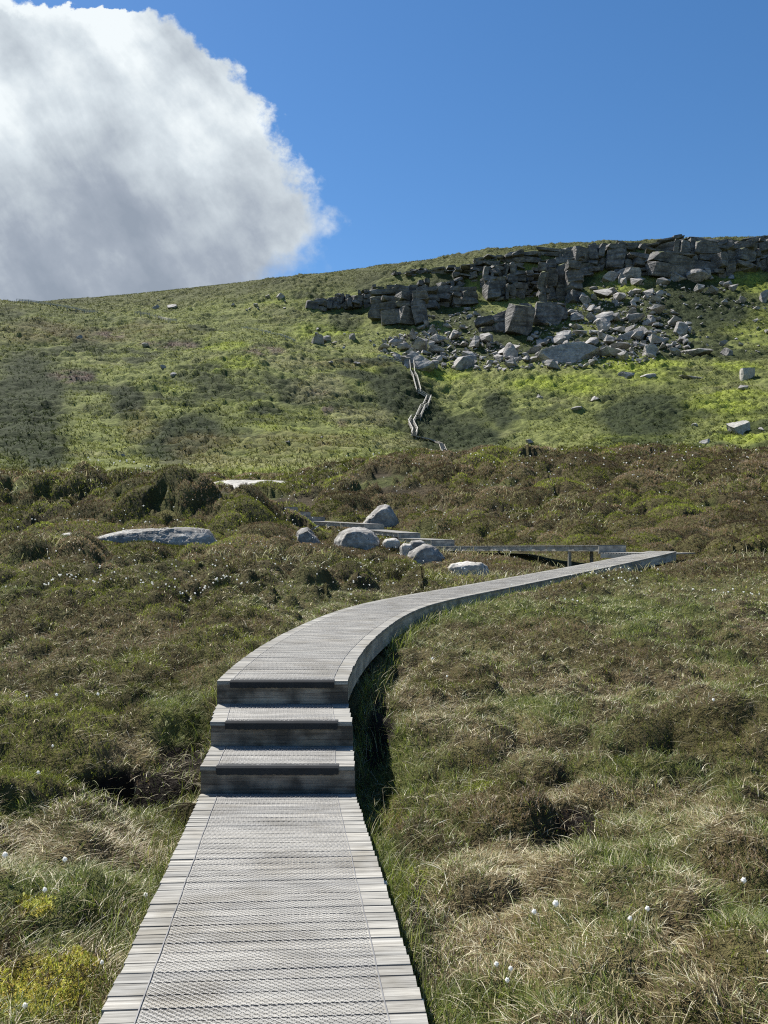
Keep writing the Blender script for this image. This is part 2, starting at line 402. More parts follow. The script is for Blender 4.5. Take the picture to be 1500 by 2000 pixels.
def mat_wood(name, c_dark, c_mid, c_light, rough=.8, spec=.2, stain=0.0):
    """weathered board: grain runs along U of the UV map, every board has its own tone"""
    m, n, l = newmat(name)
    out = N(n, 'ShaderNodeOutputMaterial'); b = N(n, 'ShaderNodeBsdfPrincipled')
    b.inputs['Roughness'].default_value = rough; b.inputs['Specular IOR Level'].default_value = spec
    uv = N(n, 'ShaderNodeUVMap')
    mp = N(n, 'ShaderNodeMapping'); mp.inputs['Scale'].default_value = (2.2, 60, 1); l.new(uv.outputs[0], mp.inputs[0])
    g = N(n, 'ShaderNodeTexNoise'); g.inputs['Scale'].default_value = 1; g.inputs['Detail'].default_value = 6; g.inputs['Roughness'].default_value = .65
    l.new(mp.outputs[0], g.inputs['Vector'])
    r = ramp(n, [(.28, c_dark), (.47, c_mid), (.66, c_light)]); l.new(g.outputs[0], r.inputs[0])
    mp2 = N(n, 'ShaderNodeMapping'); mp2.inputs['Scale'].default_value = (1.1, 11, 1); l.new(uv.outputs[0], mp2.inputs[0])
    g2 = N(n, 'ShaderNodeTexNoise'); g2.inputs['Scale'].default_value = 1; g2.inputs['Detail'].default_value = 3; l.new(mp2.outputs[0], g2.inputs['Vector'])
    r2 = ramp(n, [(.3, (.72, .73, .74)), (.7, (1.18, 1.16, 1.12))]); l.new(g2.outputs[0], r2.inputs[0])
    mu = N(n, 'ShaderNodeVectorMath', operation='MULTIPLY'); l.new(r.outputs[0], mu.inputs[0]); l.new(r2.outputs[0], mu.inputs[1])
    oi = N(n, 'ShaderNodeObjectInfo'); ro = ramp(n, [(0, (.90, .90, .90)), (.5, (1.0, .995, .985)), (1, (1.10, 1.09, 1.07))]); l.new(oi.outputs['Random'], ro.inputs[0])
    m0 = N(n, 'ShaderNodeVectorMath', operation='MULTIPLY'); l.new(mu.outputs[0], m0.inputs[0]); l.new(ro.outputs[0], m0.inputs[1])
    ge = N(n, 'ShaderNodeNewGeometry'); gs = N(n, 'ShaderNodeTexNoise'); gs.inputs['Scale'].default_value = 2.6; gs.inputs['Detail'].default_value = 6; l.new(ge.outputs['Position'], gs.inputs['Vector'])
    rs = ramp(n, [(.36, (.80, .78, .74)), (.48, (1, 1, 1)), (.66, (1.08, 1.08, 1.07))]); l.new(gs.outputs[0], rs.inputs[0])
    mu = N(n, 'ShaderNodeVectorMath', operation='MULTIPLY'); l.new(m0.outputs[0], mu.inputs[0]); l.new(rs.outputs[0], mu.inputs[1])
    last = mu
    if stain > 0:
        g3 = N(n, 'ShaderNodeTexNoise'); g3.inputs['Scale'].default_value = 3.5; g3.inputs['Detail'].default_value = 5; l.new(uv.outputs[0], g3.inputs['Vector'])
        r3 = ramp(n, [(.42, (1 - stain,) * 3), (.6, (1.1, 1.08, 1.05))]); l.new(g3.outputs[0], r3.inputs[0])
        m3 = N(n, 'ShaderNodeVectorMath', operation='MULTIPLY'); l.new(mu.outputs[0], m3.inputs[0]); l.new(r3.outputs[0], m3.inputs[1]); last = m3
    l.new(last.outputs[0], b.inputs['Base Color'])
    bp = N(n, 'ShaderNodeBump'); bp.inputs['Strength'].default_value = .5; bp.inputs['Distance'].default_value = .004
    l.new(g.outputs[0], bp.inputs['Height']); l.new(bp.outputs[0], b.inputs['Normal'])
    l.new(b.outputs[0], out.inputs[0]); return m

def mat_rock(name, base, light, dark, scale=1.0, bump=.25, strata=0.0, moss=0.0, lichen=.5):
    m, n, l = newmat(name)
    out = N(n, 'ShaderNodeOutputMaterial'); b = N(n, 'ShaderNodeBsdfPrincipled'); b.inputs['Roughness'].default_value = .85
    b.inputs['Specular IOR Level'].default_value = .25
    ge = N(n, 'ShaderNodeNewGeometry')
    a = N(n, 'ShaderNodeTexNoise'); a.inputs['Scale'].default_value = .9 * scale; a.inputs['Detail'].default_value = 9; a.inputs['Roughness'].default_value = .68
    l.new(ge.outputs['Position'], a.inputs['Vector'])
    r = ramp(n, [(.32, dark), (.5, base), (.68, light)]); l.new(a.outputs[0], r.inputs[0])
    sp = N(n, 'ShaderNodeTexNoise'); sp.inputs['Scale'].default_value = 3.6 * scale; sp.inputs['Detail'].default_value = 5
    l.new(ge.outputs['Position'], sp.inputs['Vector'])
    rs = ramp(n, [(.52, (0, 0, 0)), (.64, (1, 1, 1))]); l.new(sp.outputs[0], rs.inputs[0])
    mx = N(n, 'ShaderNodeMix', data_type='RGBA'); l.new(r.outputs[0], mx.inputs[6]); mx.inputs[7].default_value = (*[min(1, c * 1.35) for c in light], 1)
    mf = N(n, 'ShaderNodeMath', operation='MULTIPLY'); mf.inputs[1].default_value = lichen; l.new(rs.outputs[0], mf.inputs[0]); l.new(mf.outputs[0], mx.inputs[0])
    col = mx.outputs[2]
    hgt = a.outputs[0]
    mp = N(n, 'ShaderNodeMapping'); mp.inputs['Scale'].default_value = (.35 * scale, .35 * scale, 3.2 * scale); mp.inputs['Rotation'].default_value = (.1, .14, 0); l.new(ge.outputs['Position'], mp.inputs[0])
    st = N(n, 'ShaderNodeTexNoise'); st.inputs['Scale'].default_value = 1.0; st.inputs['Detail'].default_value = 5; l.new(mp.outputs[0], st.inputs['Vector'])
    if strata > 0:
        rr = ramp(n, [(.40, (.45, .45, .45)), (.47, (1, 1, 1)), (.62, (1.1, 1.1, 1.1))]); l.new(st.outputs[0], rr.inputs[0])
        mm = N(n, 'ShaderNodeMix', data_type='RGBA', blend_type='MULTIPLY'); mm.inputs[0].default_value = strata
        l.new(col, mm.inputs[6]); l.new(rr.outputs[0], mm.inputs[7]); col = mm.outputs[2]
    if moss > 0:   # turf and moss lie on the flat tops of the ledges
        sx = N(n, 'ShaderNodeSeparateXYZ'); l.new(ge.outputs['True Normal'], sx.inputs[0])
        ad = N(n, 'ShaderNodeMath', operation='ADD'); l.new(sx.outputs['Z'], ad.inputs[0])
        nm = N(n, 'ShaderNodeMath', operation='MULTIPLY_ADD'); nm.inputs[1].default_value = 1.1; nm.inputs[2].default_value = -.55; l.new(a.outputs[0], nm.inputs[0]); l.new(nm.outputs[0], ad.inputs[1])
        rm = ramp(n, [(.70, (0, 0, 0)), (.80, (moss, moss, moss))]); l.new(ad.outputs[0], rm.inputs[0])
        mg = N(n, 'ShaderNodeMix', data_type='RGBA'); l.new(rm.outputs[0], mg.inputs[0]); l.new(col, mg.inputs[6]); mg.inputs[7].default_value = (.085, .10, .03, 1)
        col = mg.outputs[2]
    l.new(col, b.inputs['Base Color'])
    ad2 = N(n, 'ShaderNodeMath', operation='ADD'); l.new(hgt, ad2.inputs[0]); l.new(st.outputs[0], ad2.inputs[1])
    bp = N(n, 'ShaderNodeBump'); bp.inputs['Strength'].default_value = .9; bp.inputs['Distance'].default_value = bump
    l.new(ad2.outputs[0], bp.inputs['Height']); l.new(bp.outputs[0], b.inputs['Normal'])
    l.new(b.outputs[0], out.inputs[0]); return m

def mat_plain(name, col, rough=.7, spec=.3, metal=0):
    m, n, l = newmat(name)
    out = N(n, 'ShaderNodeOutputMaterial'); b = N(n, 'ShaderNodeBsdfPrincipled'); b.inputs['Roughness'].default_value = rough
    b.inputs['Specular IOR Level'].default_value = spec; b.inputs['Metallic'].default_value = metal
    ge = N(n, 'ShaderNodeNewGeometry'); t = N(n, 'ShaderNodeTexNoise'); t.inputs['Scale'].default_value = 9; t.inputs['Detail'].default_value = 4
    l.new(ge.outputs['Position'], t.inputs['Vector'])
    r = ramp(n, [(.3, [c * .75 for c in col]), (.7, [c * 1.2 for c in col])]); l.new(t.outputs[0], r.inputs[0])
    l.new(r.outputs[0], b.inputs['Base Color']); l.new(b.outputs[0], out.inputs[0]); return m

M_ground = mat_ground()
M_grass = mat_leaf('grass_blade', .45, .5, .03)
M_heather = mat_leaf('heather_sprig', .38)
M_cotton = mat_leaf('cotton_head', .5)
M_deck = mat_wood('weathered_deck_wood', (.07, .068, .064), (.23, .225, .212), (.37, .365, .348))
M_side = mat_wood('pale_side_board', (.30, .28, .25), (.43, .41, .37), (.54, .52, .47), stain=.3)
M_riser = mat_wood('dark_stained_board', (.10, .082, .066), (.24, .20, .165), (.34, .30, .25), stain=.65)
M_riser_far = mat_wood('grey_riser_board', (.24, .22, .19), (.34, .32, .29), (.44, .42, .38), stain=.3)
M_post = mat_wood('grey_post_wood', (.18, .17, .15), (.30, .29, .26), (.42, .41, .38))
M_wire = mat_plain('galvanised_wire', (.15, .15, .155), .55, .4, .3)
M_rail = mat_wood('pale_rail_wood', (.38, .36, .32), (.50, .48, .44), (.60, .58, .53))
M_nose = mat_plain('folded_wire_nosing', (.022, .024, .026), .7, .3)
M_rock_near = mat_rock('gritstone_near', (.215, .205, .19), (.34, .33, .305), (.11, .105, .10), 1.6, .06, .3)
M_rock_pale = mat_rock('pale_gritstone', (.33, .315, .285), (.44, .42, .38), (.22, .21, .19), 1.6, .04, .15)
M_rock_far = mat_rock('gritstone_far', (.27, .255, .24), (.38, .365, .345), (.14, .132, .125), .30, .5, .35, 0.0, .25)
M_cliff = mat_rock('gritstone_cliff', (.125, .120, .115), (.23, .22, .21), (.055, .053, .052), .26, .9, .55, .9, .2)

# ------------------------------------------------------------------ ground meshes
def ground_cols(X, Y, Z):
    n = len(X)
    h, g, d, p, m = cover(X, Y, Z)
    soil = np.array([.045, .036, .022]); heat = np.array([.078, .070, .028]); grs = np.array([.080, .098, .026])
    dry = np.array([.14, .11, .06]); peat = np.array([.014, .011, .009]); mos = np.array([.34, .29, .045])  # the peat colour also paints the shade beside steps and lower boardwalk
    c = np.tile(soil, (n, 1))
    def mixc(c, col, w): return c * (1 - w[:, None]) + col[None, :] * w[:, None]
    c = mixc(c, grs, g * .8); c = mixc(c, dry, d * .7); c = mixc(c, heat, h * .85); c = mixc(c, peat, np.clip(p * 1.2, 0, 1)); c = mixc(c, mos, m * .8)
    # ---- hillside
    r = np.hypot(X, Y)
    hl = sstep(66, 82, r)
    px, py = proj(X, Y, Z)
    wx = px + 42 * fbm(X, Y, 30, 6, 5, .62); wy = py + 22 * fbm(X, Y, 24, 6, 6, .62)
    a = fbm(X, Y, 34, 5, 201, .6); b = fbm(X, Y, 11, 4, 211, .6); f = fbm(X, Y, 4.0, 3, 221, .6)
    olive = np.array([.142, .158, .050]); bright = np.array([.22, .265, .032]); dark = np.array([.029, .038, .016]); brown = np.array([.11, .092, .042])
    tan = np.array([.19, .18, .09]); earth = np.array([.13, .095, .082])
    q = np.tile(olive, (n, 1)) * (1 + .25 * f[:, None])
    q = mixc(q, tan, sstep(0.05, .5, b + .4 * f) * .45)
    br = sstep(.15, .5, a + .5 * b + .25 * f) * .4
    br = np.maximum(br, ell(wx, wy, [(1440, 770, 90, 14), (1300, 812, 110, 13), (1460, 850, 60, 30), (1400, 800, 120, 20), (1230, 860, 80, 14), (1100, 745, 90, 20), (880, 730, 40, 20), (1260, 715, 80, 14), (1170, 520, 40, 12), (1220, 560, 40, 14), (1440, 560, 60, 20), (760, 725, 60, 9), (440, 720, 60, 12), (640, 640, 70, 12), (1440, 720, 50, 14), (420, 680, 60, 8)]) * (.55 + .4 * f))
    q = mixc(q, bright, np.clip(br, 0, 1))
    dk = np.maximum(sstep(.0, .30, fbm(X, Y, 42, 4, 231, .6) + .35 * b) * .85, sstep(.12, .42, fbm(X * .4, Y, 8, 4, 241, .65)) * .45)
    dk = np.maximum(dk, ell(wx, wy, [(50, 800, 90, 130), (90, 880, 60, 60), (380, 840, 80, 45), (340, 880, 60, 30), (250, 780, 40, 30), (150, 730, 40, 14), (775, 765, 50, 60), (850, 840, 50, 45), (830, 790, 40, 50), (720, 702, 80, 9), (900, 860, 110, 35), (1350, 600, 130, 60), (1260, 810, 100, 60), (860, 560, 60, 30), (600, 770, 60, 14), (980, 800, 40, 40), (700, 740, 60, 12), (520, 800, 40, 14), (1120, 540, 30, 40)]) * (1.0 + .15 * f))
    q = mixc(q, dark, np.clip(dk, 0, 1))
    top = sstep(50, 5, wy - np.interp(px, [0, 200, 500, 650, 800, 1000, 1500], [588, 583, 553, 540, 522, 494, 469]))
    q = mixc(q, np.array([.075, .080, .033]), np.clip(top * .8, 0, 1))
    q = mixc(q, brown, np.clip(ell(wx, wy, [(180, 650, 200, 20), (560, 860, 150, 20), (400, 870, 60, 30), (1050, 900, 200, 20), (680, 715, 90, 12), (280, 830, 40, 40)]) * (.5 + .6 * f), 0, 1))
    er = ell(px + 12 * f, py + 5 * b, [(520, 685, 42, 9), (145, 735, 45, 12), (220, 655, 30, 6), (350, 675, 50, 7), (625, 765, 22, 6), (640, 800, 14, 8), (670, 825, 10, 8), (300, 672, 30, 5)])
    q = mixc(q, earth, er * sstep(-.5, .2, f) * .8)
    q = mixc(q, tan, ell(wx, wy, [(500, 900, 200, 12), (160, 925, 130, 8), (430, 905, 120, 10), (770, 862, 60, 14), (700, 810, 60, 22), (620, 760, 60, 20), (560, 715, 60, 16)]) * .5)
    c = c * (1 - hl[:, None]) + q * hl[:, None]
    return np.clip(c, .004, 1)

vx = GX.ravel(); vy = GY.ravel(); vz = HG.ravel()
gc = ground_cols(vx, vy, vz)
def grid_mesh(name, j0, j1, close=True):
    na = len(AZ); nr = j1 - j0
    idx = np.arange(na * len(RR)).reshape(na, len(RR))[:, j0:j1]
    V = np.stack([vx, vy, vz], 1)[idx.ravel()]; C = gc[idx.ravel()]
    li = np.arange(na * nr).reshape(na, nr)
    a = li[:-1, :-1].ravel(); b = li[1:, :-1].ravel(); c = li[1:, 1:].ravel(); d = li[:-1, 1:].ravel()
    Fq = np.stack([a, d, c, b], 1)
    return mesh_np(name, V, Fq, C, smooth=True)
jb = int(np.searchsorted(RR, 72))
g1 = link('ground', grid_mesh('ground', 0, jb + 1), M_ground); tag(g1, 'peaty bog ground under grass and heather', kind='structure')
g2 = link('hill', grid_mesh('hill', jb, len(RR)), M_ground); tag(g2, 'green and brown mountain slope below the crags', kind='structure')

# ------------------------------------------------------------------ rocks
def ico(sub):
    import bmesh
    bm = bmesh.new(); bmesh.ops.create_icosphere(bm, subdivisions=sub, radius=1.0)
    V = np.array([v.co[:] for v in bm.verts]); Fc = np.array([[v.index for v in f.verts] for f in bm.faces]); bm.free()
    return V, Fc
ICO = {k: ico(k) for k in (2, 3, 4, 5)}
def n3(P, s, seed):
    return np.array([mnoise.fractal(Vector((p[0] * s + seed, p[1] * s - seed * .7, p[2] * s + seed * .3)), 0.9, 2.1, 4) for p in P])
def rock_verts(seed, dims, sub=3, cuts=9, keep=(.45, .8), nz=.06, planes=None):
    r = np.random.default_rng(seed)
    V, Fc = ICO[sub]; P = V.copy() * 1.12
    nr = []
    for i in range(cuts):
        v = r.normal(size=3); v /= np.linalg.norm(v); nr.append((v, r.uniform(*keep)))
    if planes: nr += [(np.array(v, float) / np.linalg.norm(v), k) for v, k in planes]
    for v, k in nr:
        d = P @ v; ov = d > k
        P[ov] -= np.outer(d[ov] - k, v)
    nn = n3(P, 1.6, seed * 1.37)
    P += V * (nn * nz)[:, None]
    if sub >= 4:
        P += V * (n3(P, 6, seed * 2.1) * nz * .3)[:, None]
    P = P * np.array(dims) / 2 / .8
    return P, Fc
def join(parts):
    Vs, Fs, o = [], [], 0
    for V, Fc in parts:
        Vs.append(V); Fs.append(Fc + o); o += len(V)
    return np.concatenate(Vs), np.concatenate(Fs)
def rotz(P, a, tx=0, ty=0):
    R = np.array(Matrix.Rotation(a, 3, 'Z') @ Matrix.Rotation(ty, 3, 'Y') @ Matrix.Rotation(tx, 3, 'X'))
    return P @ R.T

def boulder(px, pyb, wpx, hpx, Y, seed, label, mat=None, name='boulder', depth=1.0, tilt=(0, 0), rot=0, planes=None, cuts=8, keep=(.5, .85), sub=4, sink=.5, group=None, nz=.05):
    """a rock whose visible part is wpx x hpx photo pixels with its foot at row pyb, standing at distance Y"""
    w = wpx / F * Y; h = hpx / F * Y / (1 - sink)
    X = (px - CX) / F * Y; zb = (HY - pyb) / F * Y
    P, Fc = rock_verts(seed, (w, w * depth, h), sub, cuts, keep, nz, planes)
    P = rotz(P, rot, *tilt)
    mn, mx = P.min(0), P.max(0)
    P = (P - (mn + mx) / 2) * np.array([w / (mx[0] - mn[0]), 1, h / (mx[2] - mn[2])])
    o = link(name, mesh_np(name, P, Fc, smooth=sub >= 4), mat or M_rock_near, loc=(X, Y, zb + h * (.5 - sink)))
    tag(o, label, 'boulder', group); return o

def hull(points):
    import bmesh
    bm = bmesh.new()
    for p in points: bm.verts.new(p)
    bmesh.ops.convex_hull(bm, input=bm.verts[:])
    loose = [v for v in bm.verts if not v.link_faces]
    bmesh.ops.delete(bm, geom=loose, context='VERTS')
    bm.verts.index_update()
    V = np.array([v.co[:] for v in bm.verts]); Fc = np.array([[v.index for v in f.verts] for f in bm.faces]); bm.free()
    return V, Fc
def outlined(pts, Y, depth, seed, label, mat=None, name='boulder', nz=.03, front=.7, lean=0.0, base=.6):
    """a rock given by its outline (photo pixels) at distance Y, with real depth in metres and its foot below ground"""
    import bmesh
    r = np.random.default_rng(seed); P = np.array(pts, float)
    X = (P[:, 0] - CX) / F * Y; Z = (HY - P[:, 1]) / F * Y
    c = np.array([X.mean(), Z.mean()]); zb = Z.min(); ht = Z.max() - zb; out = []
    for k, (f, y) in enumerate(((front * .8, -.50), (front * 1.12, -.34), (1.0, -.05), (.97, .15), (.6, .5))):
        for x, z in zip(X, Z):
            j = r.normal(0, .03, 3) * min(1, ht * 2)
            out.append((c[0] + (x - c[0]) * f + j[0] * (k != 2), Y + depth * y + lean * (z - zb) + j[1], c[1] + (z - c[1]) * f + j[2] * (k != 2)))
            if z < c[1]: out.append((c[0] + (x - c[0]) * (f * .98 + .02), Y + depth * y, zb - base))
    V, Fc = hull(np.array(out))
    bm = bmesh.new(); vs = [bm.verts.new(v) for v in V]
    for f in Fc: bm.faces.new([vs[q] for q in f])
    bmesh.ops.bevel(bm, geom=bm.edges[:], offset=.02 * min(1, Y / 30), segments=1, affect='EDGES')
    bmesh.ops.triangulate(bm, faces=bm.faces[:])
    for it in range(7):
        lim = .055 * Y / 30
        es = [e for e in bm.edges if e.calc_length() > lim * 1.6]
        if not es: break
        bmesh.ops.subdivide_edges(bm, edges=es, cuts=1); bmesh.ops.triangulate(bm, faces=bm.faces[:])
    bm.normal_update(); bm.verts.index_update()
    sc = 1.0 / max(.5, ht)
    for v in bm.verts:
        q = v.co * sc
        d = mnoise.fractal(q * 1.7 + Vector((seed, 0, 0)), 1.0, 2.0, 3) * nz * 1.6 + mnoise.fractal(q * 7 + Vector((0, seed, 0)), .8, 2.1, 4) * nz * .55
        cr1 = abs(mnoise.noise(Vector((q.x * 2.2 + seed, q.y * 1.5, q.z * 2.6 + q.x)))) ; d -= max(0, .05 - cr1) * nz * 14
        v.co += v.normal * d * ht
    V = np.array([v.co[:] for v in bm.verts]); Fc = np.array([[v.index for v in f.verts] for f in bm.faces]); bm.free()
    o0 = np.array([c[0], Y, zb]); o = link(name, mesh_np(name, V - o0, Fc, smooth=True), mat or M_rock_near, loc=tuple(o0))
    tag(o, label, 'boulder'); return o
def c4(l): return [(500 + a / 3.261, 920 + b / 3.261) for a, b in l]
def c8(l): return [(a / 2.885, 900 + b / 2.885) for a, b in l]
outlined(c4([(490, 500), (497, 440), (530, 388), (590, 364), (650, 358), (705, 370), (750, 395), (780, 430), (805, 470), (805, 500)]), 31, 1.7, 11, 'large rounded grey boulder, biggest of those in front of the stepped boardwalk', front=.72)
outlined(c4([(248, 508), (252, 440), (260, 385), (285, 360), (335, 355), (362, 385), (388, 430), (410, 470), (410, 508)]), 31, 1.0, 15, 'upright grey boulder with a sharp top, leftmost of those below the stepped boardwalk', front=.7)
outlined(c4([(670, 345), (700, 300), (745, 265), (778, 225), (820, 211), (852, 220), (872, 250), (897, 290), (918, 350)]), 41.5, 1.8, 23, 'pointed grey boulder standing behind the stepped boardwalk', front=.62)
outlined(c4([(957, 560), (975, 515), (1030, 480), (1078, 458), (1120, 470), (1162, 505), (1195, 550), (1207, 590), (1100, 600), (1000, 590)]), 27, 1.3, 31, 'dark blue grey boulder with a low ridge beside the heather below the boardwalk end', front=.7)
outlined(c4([(1212, 690), (1216, 612), (1240, 600), (1310, 602), (1345, 588), (1440, 585), (1470, 600), (1482, 640), (1440, 680)]), 23.5, .9, 44, 'low pale lichen covered boulder just behind the curving boardwalk', M_rock_pale, front=.8, nz=.05)
outlined(c4([(803, 455), (825, 430), (890, 426), (918, 450), (915, 485), (820, 485)]), 30.3, .6, 47, 'small pale boulder wedged right of the biggest rounded boulder', M_rock_pale)
outlined(c4([(968, 475), (988, 445), (1050, 441), (1078, 456), (1070, 490), (980, 490)]), 29.6, .6, 52, 'small flat topped boulder between the pale boulder and the dark one')
outlined(c4([(915, 480), (945, 460), (990, 468), (1003, 500), (925, 505)]), 28.8, .5, 58, 'small pale tilted stone in front of the flat topped boulder', M_rock_pale)
outlined(c8([(532, 442), (600, 425), (720, 398), (900, 385), (1040, 377), (1062, 388), (1160, 391), (1192, 420), (1218, 470), (1000, 476), (700, 476), (560, 462)]), 30, 1.6, 61, 'long low blue grey rock slab set in the dark heather bank', name='rock_slab', front=.96, nz=.035, lean=.5)
outlined(c8([(322, 440), (350, 412), (400, 404), (432, 420), (478, 455), (400, 470), (330, 462)]), 29.5, .9, 66, 'small pale grey rock left of the long slab')
outlined(c8([(585, 560), (600, 545), (660, 560), (745, 590), (740, 602), (640, 590)]), 25, .7, 69, 'sliver of grey stone almost hidden in heather below the long slab')
outlined([(408, 950), (420, 941), (440, 936), (467, 939), (510, 937), (563, 940), (543, 950), (517, 962), (483, 964), (450, 962)], 56, 5.0, 75, 'broad pale flat sheet of bare rock beyond the heather mounds', M_rock_pale, 'rock_sheet', nz=.018, front=.97, lean=2.6)

def hill_rock(px, py, wpx, hpx, label, seed, ymin=85, mat=None, group=None, cuts=9, planes=None, name='boulder', sink=.3, sub=4, depth=.85, smooth=False, tilt=(0, 0)):
    X, Y, Z = ground_at(px, py, ymin)
    w = wpx / F * Y; h = hpx / F * Y / (1 - sink)
    P, Fc = rock_verts(seed, (w, w * depth, h), sub, cuts, (.36, .78), .05, planes)
    P = rotz(P, 0, *tilt)
    mn, mx = P.min(0), P.max(0)
    P = (P - (mn + mx) / 2) * np.array([w / (mx[0] - mn[0]), 1, h / (mx[2] - mn[2])])
    o = link(name, mesh_np(name, P, Fc, smooth=smooth), mat or M_rock_far, loc=(X, Y + w * .2, Z + h * (.5 - sink)))
    tag(o, label, 'boulder', group); return o
hill_rock(1461, 741, 28, 22, 'lone block shaped boulder on the green slope at the right edge, upper one', 301, mat=M_rock_pale, planes=[((0, 0, 1), .4), ((-1, -.3, 0), .45), ((.4, -1, 0), .45)], cuts=4)
hill_rock(1445, 850, 42, 30, 'large tilted grey boulder on the mossy green slope at lower right', 302, mat=M_rock_pale, planes=[((-.45, -.35, .8), .36), ((.3, -.9, .1), .5)], cuts=5, tilt=(0, .35))
hill_rock(1392, 890, 28, 11, 'low domed boulder in bright moss below the large tilted boulder', 303)
hill_rock(1378, 866, 18, 9, 'small boulder between the tilted boulder and the low domed one', 304)
hill_rock(1494, 893, 26, 13, 'boulder cut off by the right edge at the foot of the slope', 305)
hill_rock(1490, 842, 16, 8, 'small pale flat stone right of the large tilted boulder', 306)
hill_rock(1452, 761, 22, 9, 'small stone just below the lone block boulder', 307)
hill_rock(1358, 832, 12, 6, 'tiny pale stone left of the large tilted boulder', 308)
hill_rock(1495, 590, 18, 24, 'pale upright boulder at the right edge below the cliff', 309)
hill_rock(1228, 739, 38, 14, 'dark low outcrop on the turf below the middle of the scree', 310, depth=.6)
hill_rock(1268, 737, 30, 9, 'dark thin outcrop to the right of the low outcrop below the scree', 311, depth=.6)
hill_rock(1360, 741, 58, 12, 'long dark ledge of rock on the slope right of the scree foot', 312, depth=.6)
hill_rock(1166, 782, 20, 10, 'dark half buried boulder in the middle of the right slope', 313)
hill_rock(1055, 778, 12, 9, 'small dark boulder on the slope right of the zigzag stairs', 314)
hill_rock(1130, 800, 30, 7, 'dark ledge under the half buried boulder on the right slope', 315, depth=.6)
hill_rock(1035, 866, 17, 9, 'small dark boulder near the foot of the right slope', 316)
hill_rock(155, 662, 18, 8, 'pale stone with a dark hollow on the upper left slope', 317)
hill_rock(284, 678, 14, 7, 'small pale stone on the left slope right of the earth scar', 318)
hill_rock(318, 720, 12, 8, 'round dark stone in the middle of the left slope', 319)
hill_rock(340, 735, 16, 9, 'dark stone just below the round stone of the left slope', 320)
hill_rock(238, 893, 10, 5, 'tiny white stone near the foot of the left slope', 321)
hill_rock(627, 857, 7, 5, 'tiny white stone on the low slope left of the zigzag stairs', 322)
hill_rock(562, 866, 9, 4, 'flat white stone on the low slope left of the tiny white stone', 323)
hill_rock(620, 671, 26, 19, 'cluster forming grey boulder alone on the slope under the left crag', 331)
hill_rock(637, 667, 20, 12, 'flatter grey boulder touching the lone boulder under the left crag', 332)
hill_rock(688, 664, 14, 13, 'upright small boulder between the lone pair and the scree', 333)
hill_rock(548, 583, 18, 12, 'dark boulder near the skyline left of the low crag', 334, 300)
hill_rock(523, 583, 12, 8, 'smaller boulder near the skyline beside the dark one', 335, 300)
hill_rock(334, 601, 22, 10, 'dark blocky outcrop under the left skyline', 336, 345)
hill_rock(305, 602, 16, 8, 'small outcrop left of the blocky outcrop under the left skyline', 337, 345)
hill_rock(645, 709, 12, 5, 'pale flat stone by the path below the spur crest', 338)
hill_rock(697, 711, 14, 5, 'pale flat slab beside the path left of the zigzag stairs', 339)
# big blocks of the scree
hill_rock(1118, 705, 135, 44, 'huge long bedded boulder at the foot of the scree, largest of all', 341, planes=[((-.45, 0, .85), .42), ((.5, 0, .8), .5), ((0, -.9, .3), .42), ((-.1, -.1, 1), .42)], cuts=3, depth=.5, sub=5)
hill_rock(820, 717, 62, 36, 'big grey boulder with a slanting top above the upper stair flight', 342, planes=[((.6, -.1, .7), .4), ((-.2, -.9, .4), .35)], cuts=4)
hill_rock(798, 713, 34, 20, 'dark tilted boulder touching the top of the stairs', 343)
hill_rock(904, 721, 50, 32, 'pale slanting boulder at the lower left corner of the scree', 344, planes=[((-.7, -.2, .6), .3)], cuts=5)
hill_rock(1230, 548, 44, 24, 'long flat boulder just below the skyline cliff', 347)
hill_rock(1192, 549, 34, 20, 'dark boulder left of the long flat one below the skyline cliff', 348)
hill_rock(1364, 553, 44, 26, 'big pale boulder under the right part of the skyline cliff', 349)
hill_rock(1325, 547, 50, 18, 'broad wedge boulder between the two long ones below the skyline cliff', 350)
hill_rock(1247, 660, 40, 26, 'light flat faced boulder in the middle of the scree', 351, planes=[((-.1, -.6, .8), .32)])
hill_rock(1275, 665, 26, 16, 'brown triangular boulder right of the flat faced one in the scree', 352)
hill_rock(1182, 645, 34, 30, 'dark steep boulder in the upper scree', 353)
hill_rock(1330, 656, 30, 28, 'steep split boulder at the right side of the scree', 354)
hill_rock(1362, 694, 54, 16, 'long pale slab lying at the right foot of the scree', 355, planes=[((0, -.2, 1), .3)])
hill_rock(1320, 694, 26, 16, 'pale domed boulder left of the long slab at the scree foot', 356)
hill_rock(1105, 662, 36, 20, 'pale flat boulder above the huge bedded boulder', 357, planes=[((-.1, -.5, .8), .3)])
hill_rock(1000, 700, 34, 32, 'pale boulder with a slanted face left of the huge bedded boulder', 358)
hill_rock(1215, 700, 30, 22, 'grey boulder right of the huge bedded boulder', 359)
hill_rock(1272, 695, 26, 22, 'dark cube like boulder at the foot of the scree', 360)
hill_rock(1420, 694, 20, 16, 'dark blue boulder right of the long slab', 361)
hill_rock(1215, 555, 14, 22, 'thin upright stone in front of the long flat boulder below the cliff', 362)
hill_rock(1383, 540, 12, 20, 'leaning pillar stone under the skyline cliff', 363)

def angular(seed, n=13):
    r = np.random.default_rng(seed)
    P = r.normal(size=(n, 3)); P /= np.abs(P).max(1)[:, None] ** .75 * np.linalg.norm(P, axis=1)[:, None] ** .25
    P *= np.array([1, .85, .8]) * .5 * r.uniform(.75, 1.1, n)[:, None]
    return hull(P)
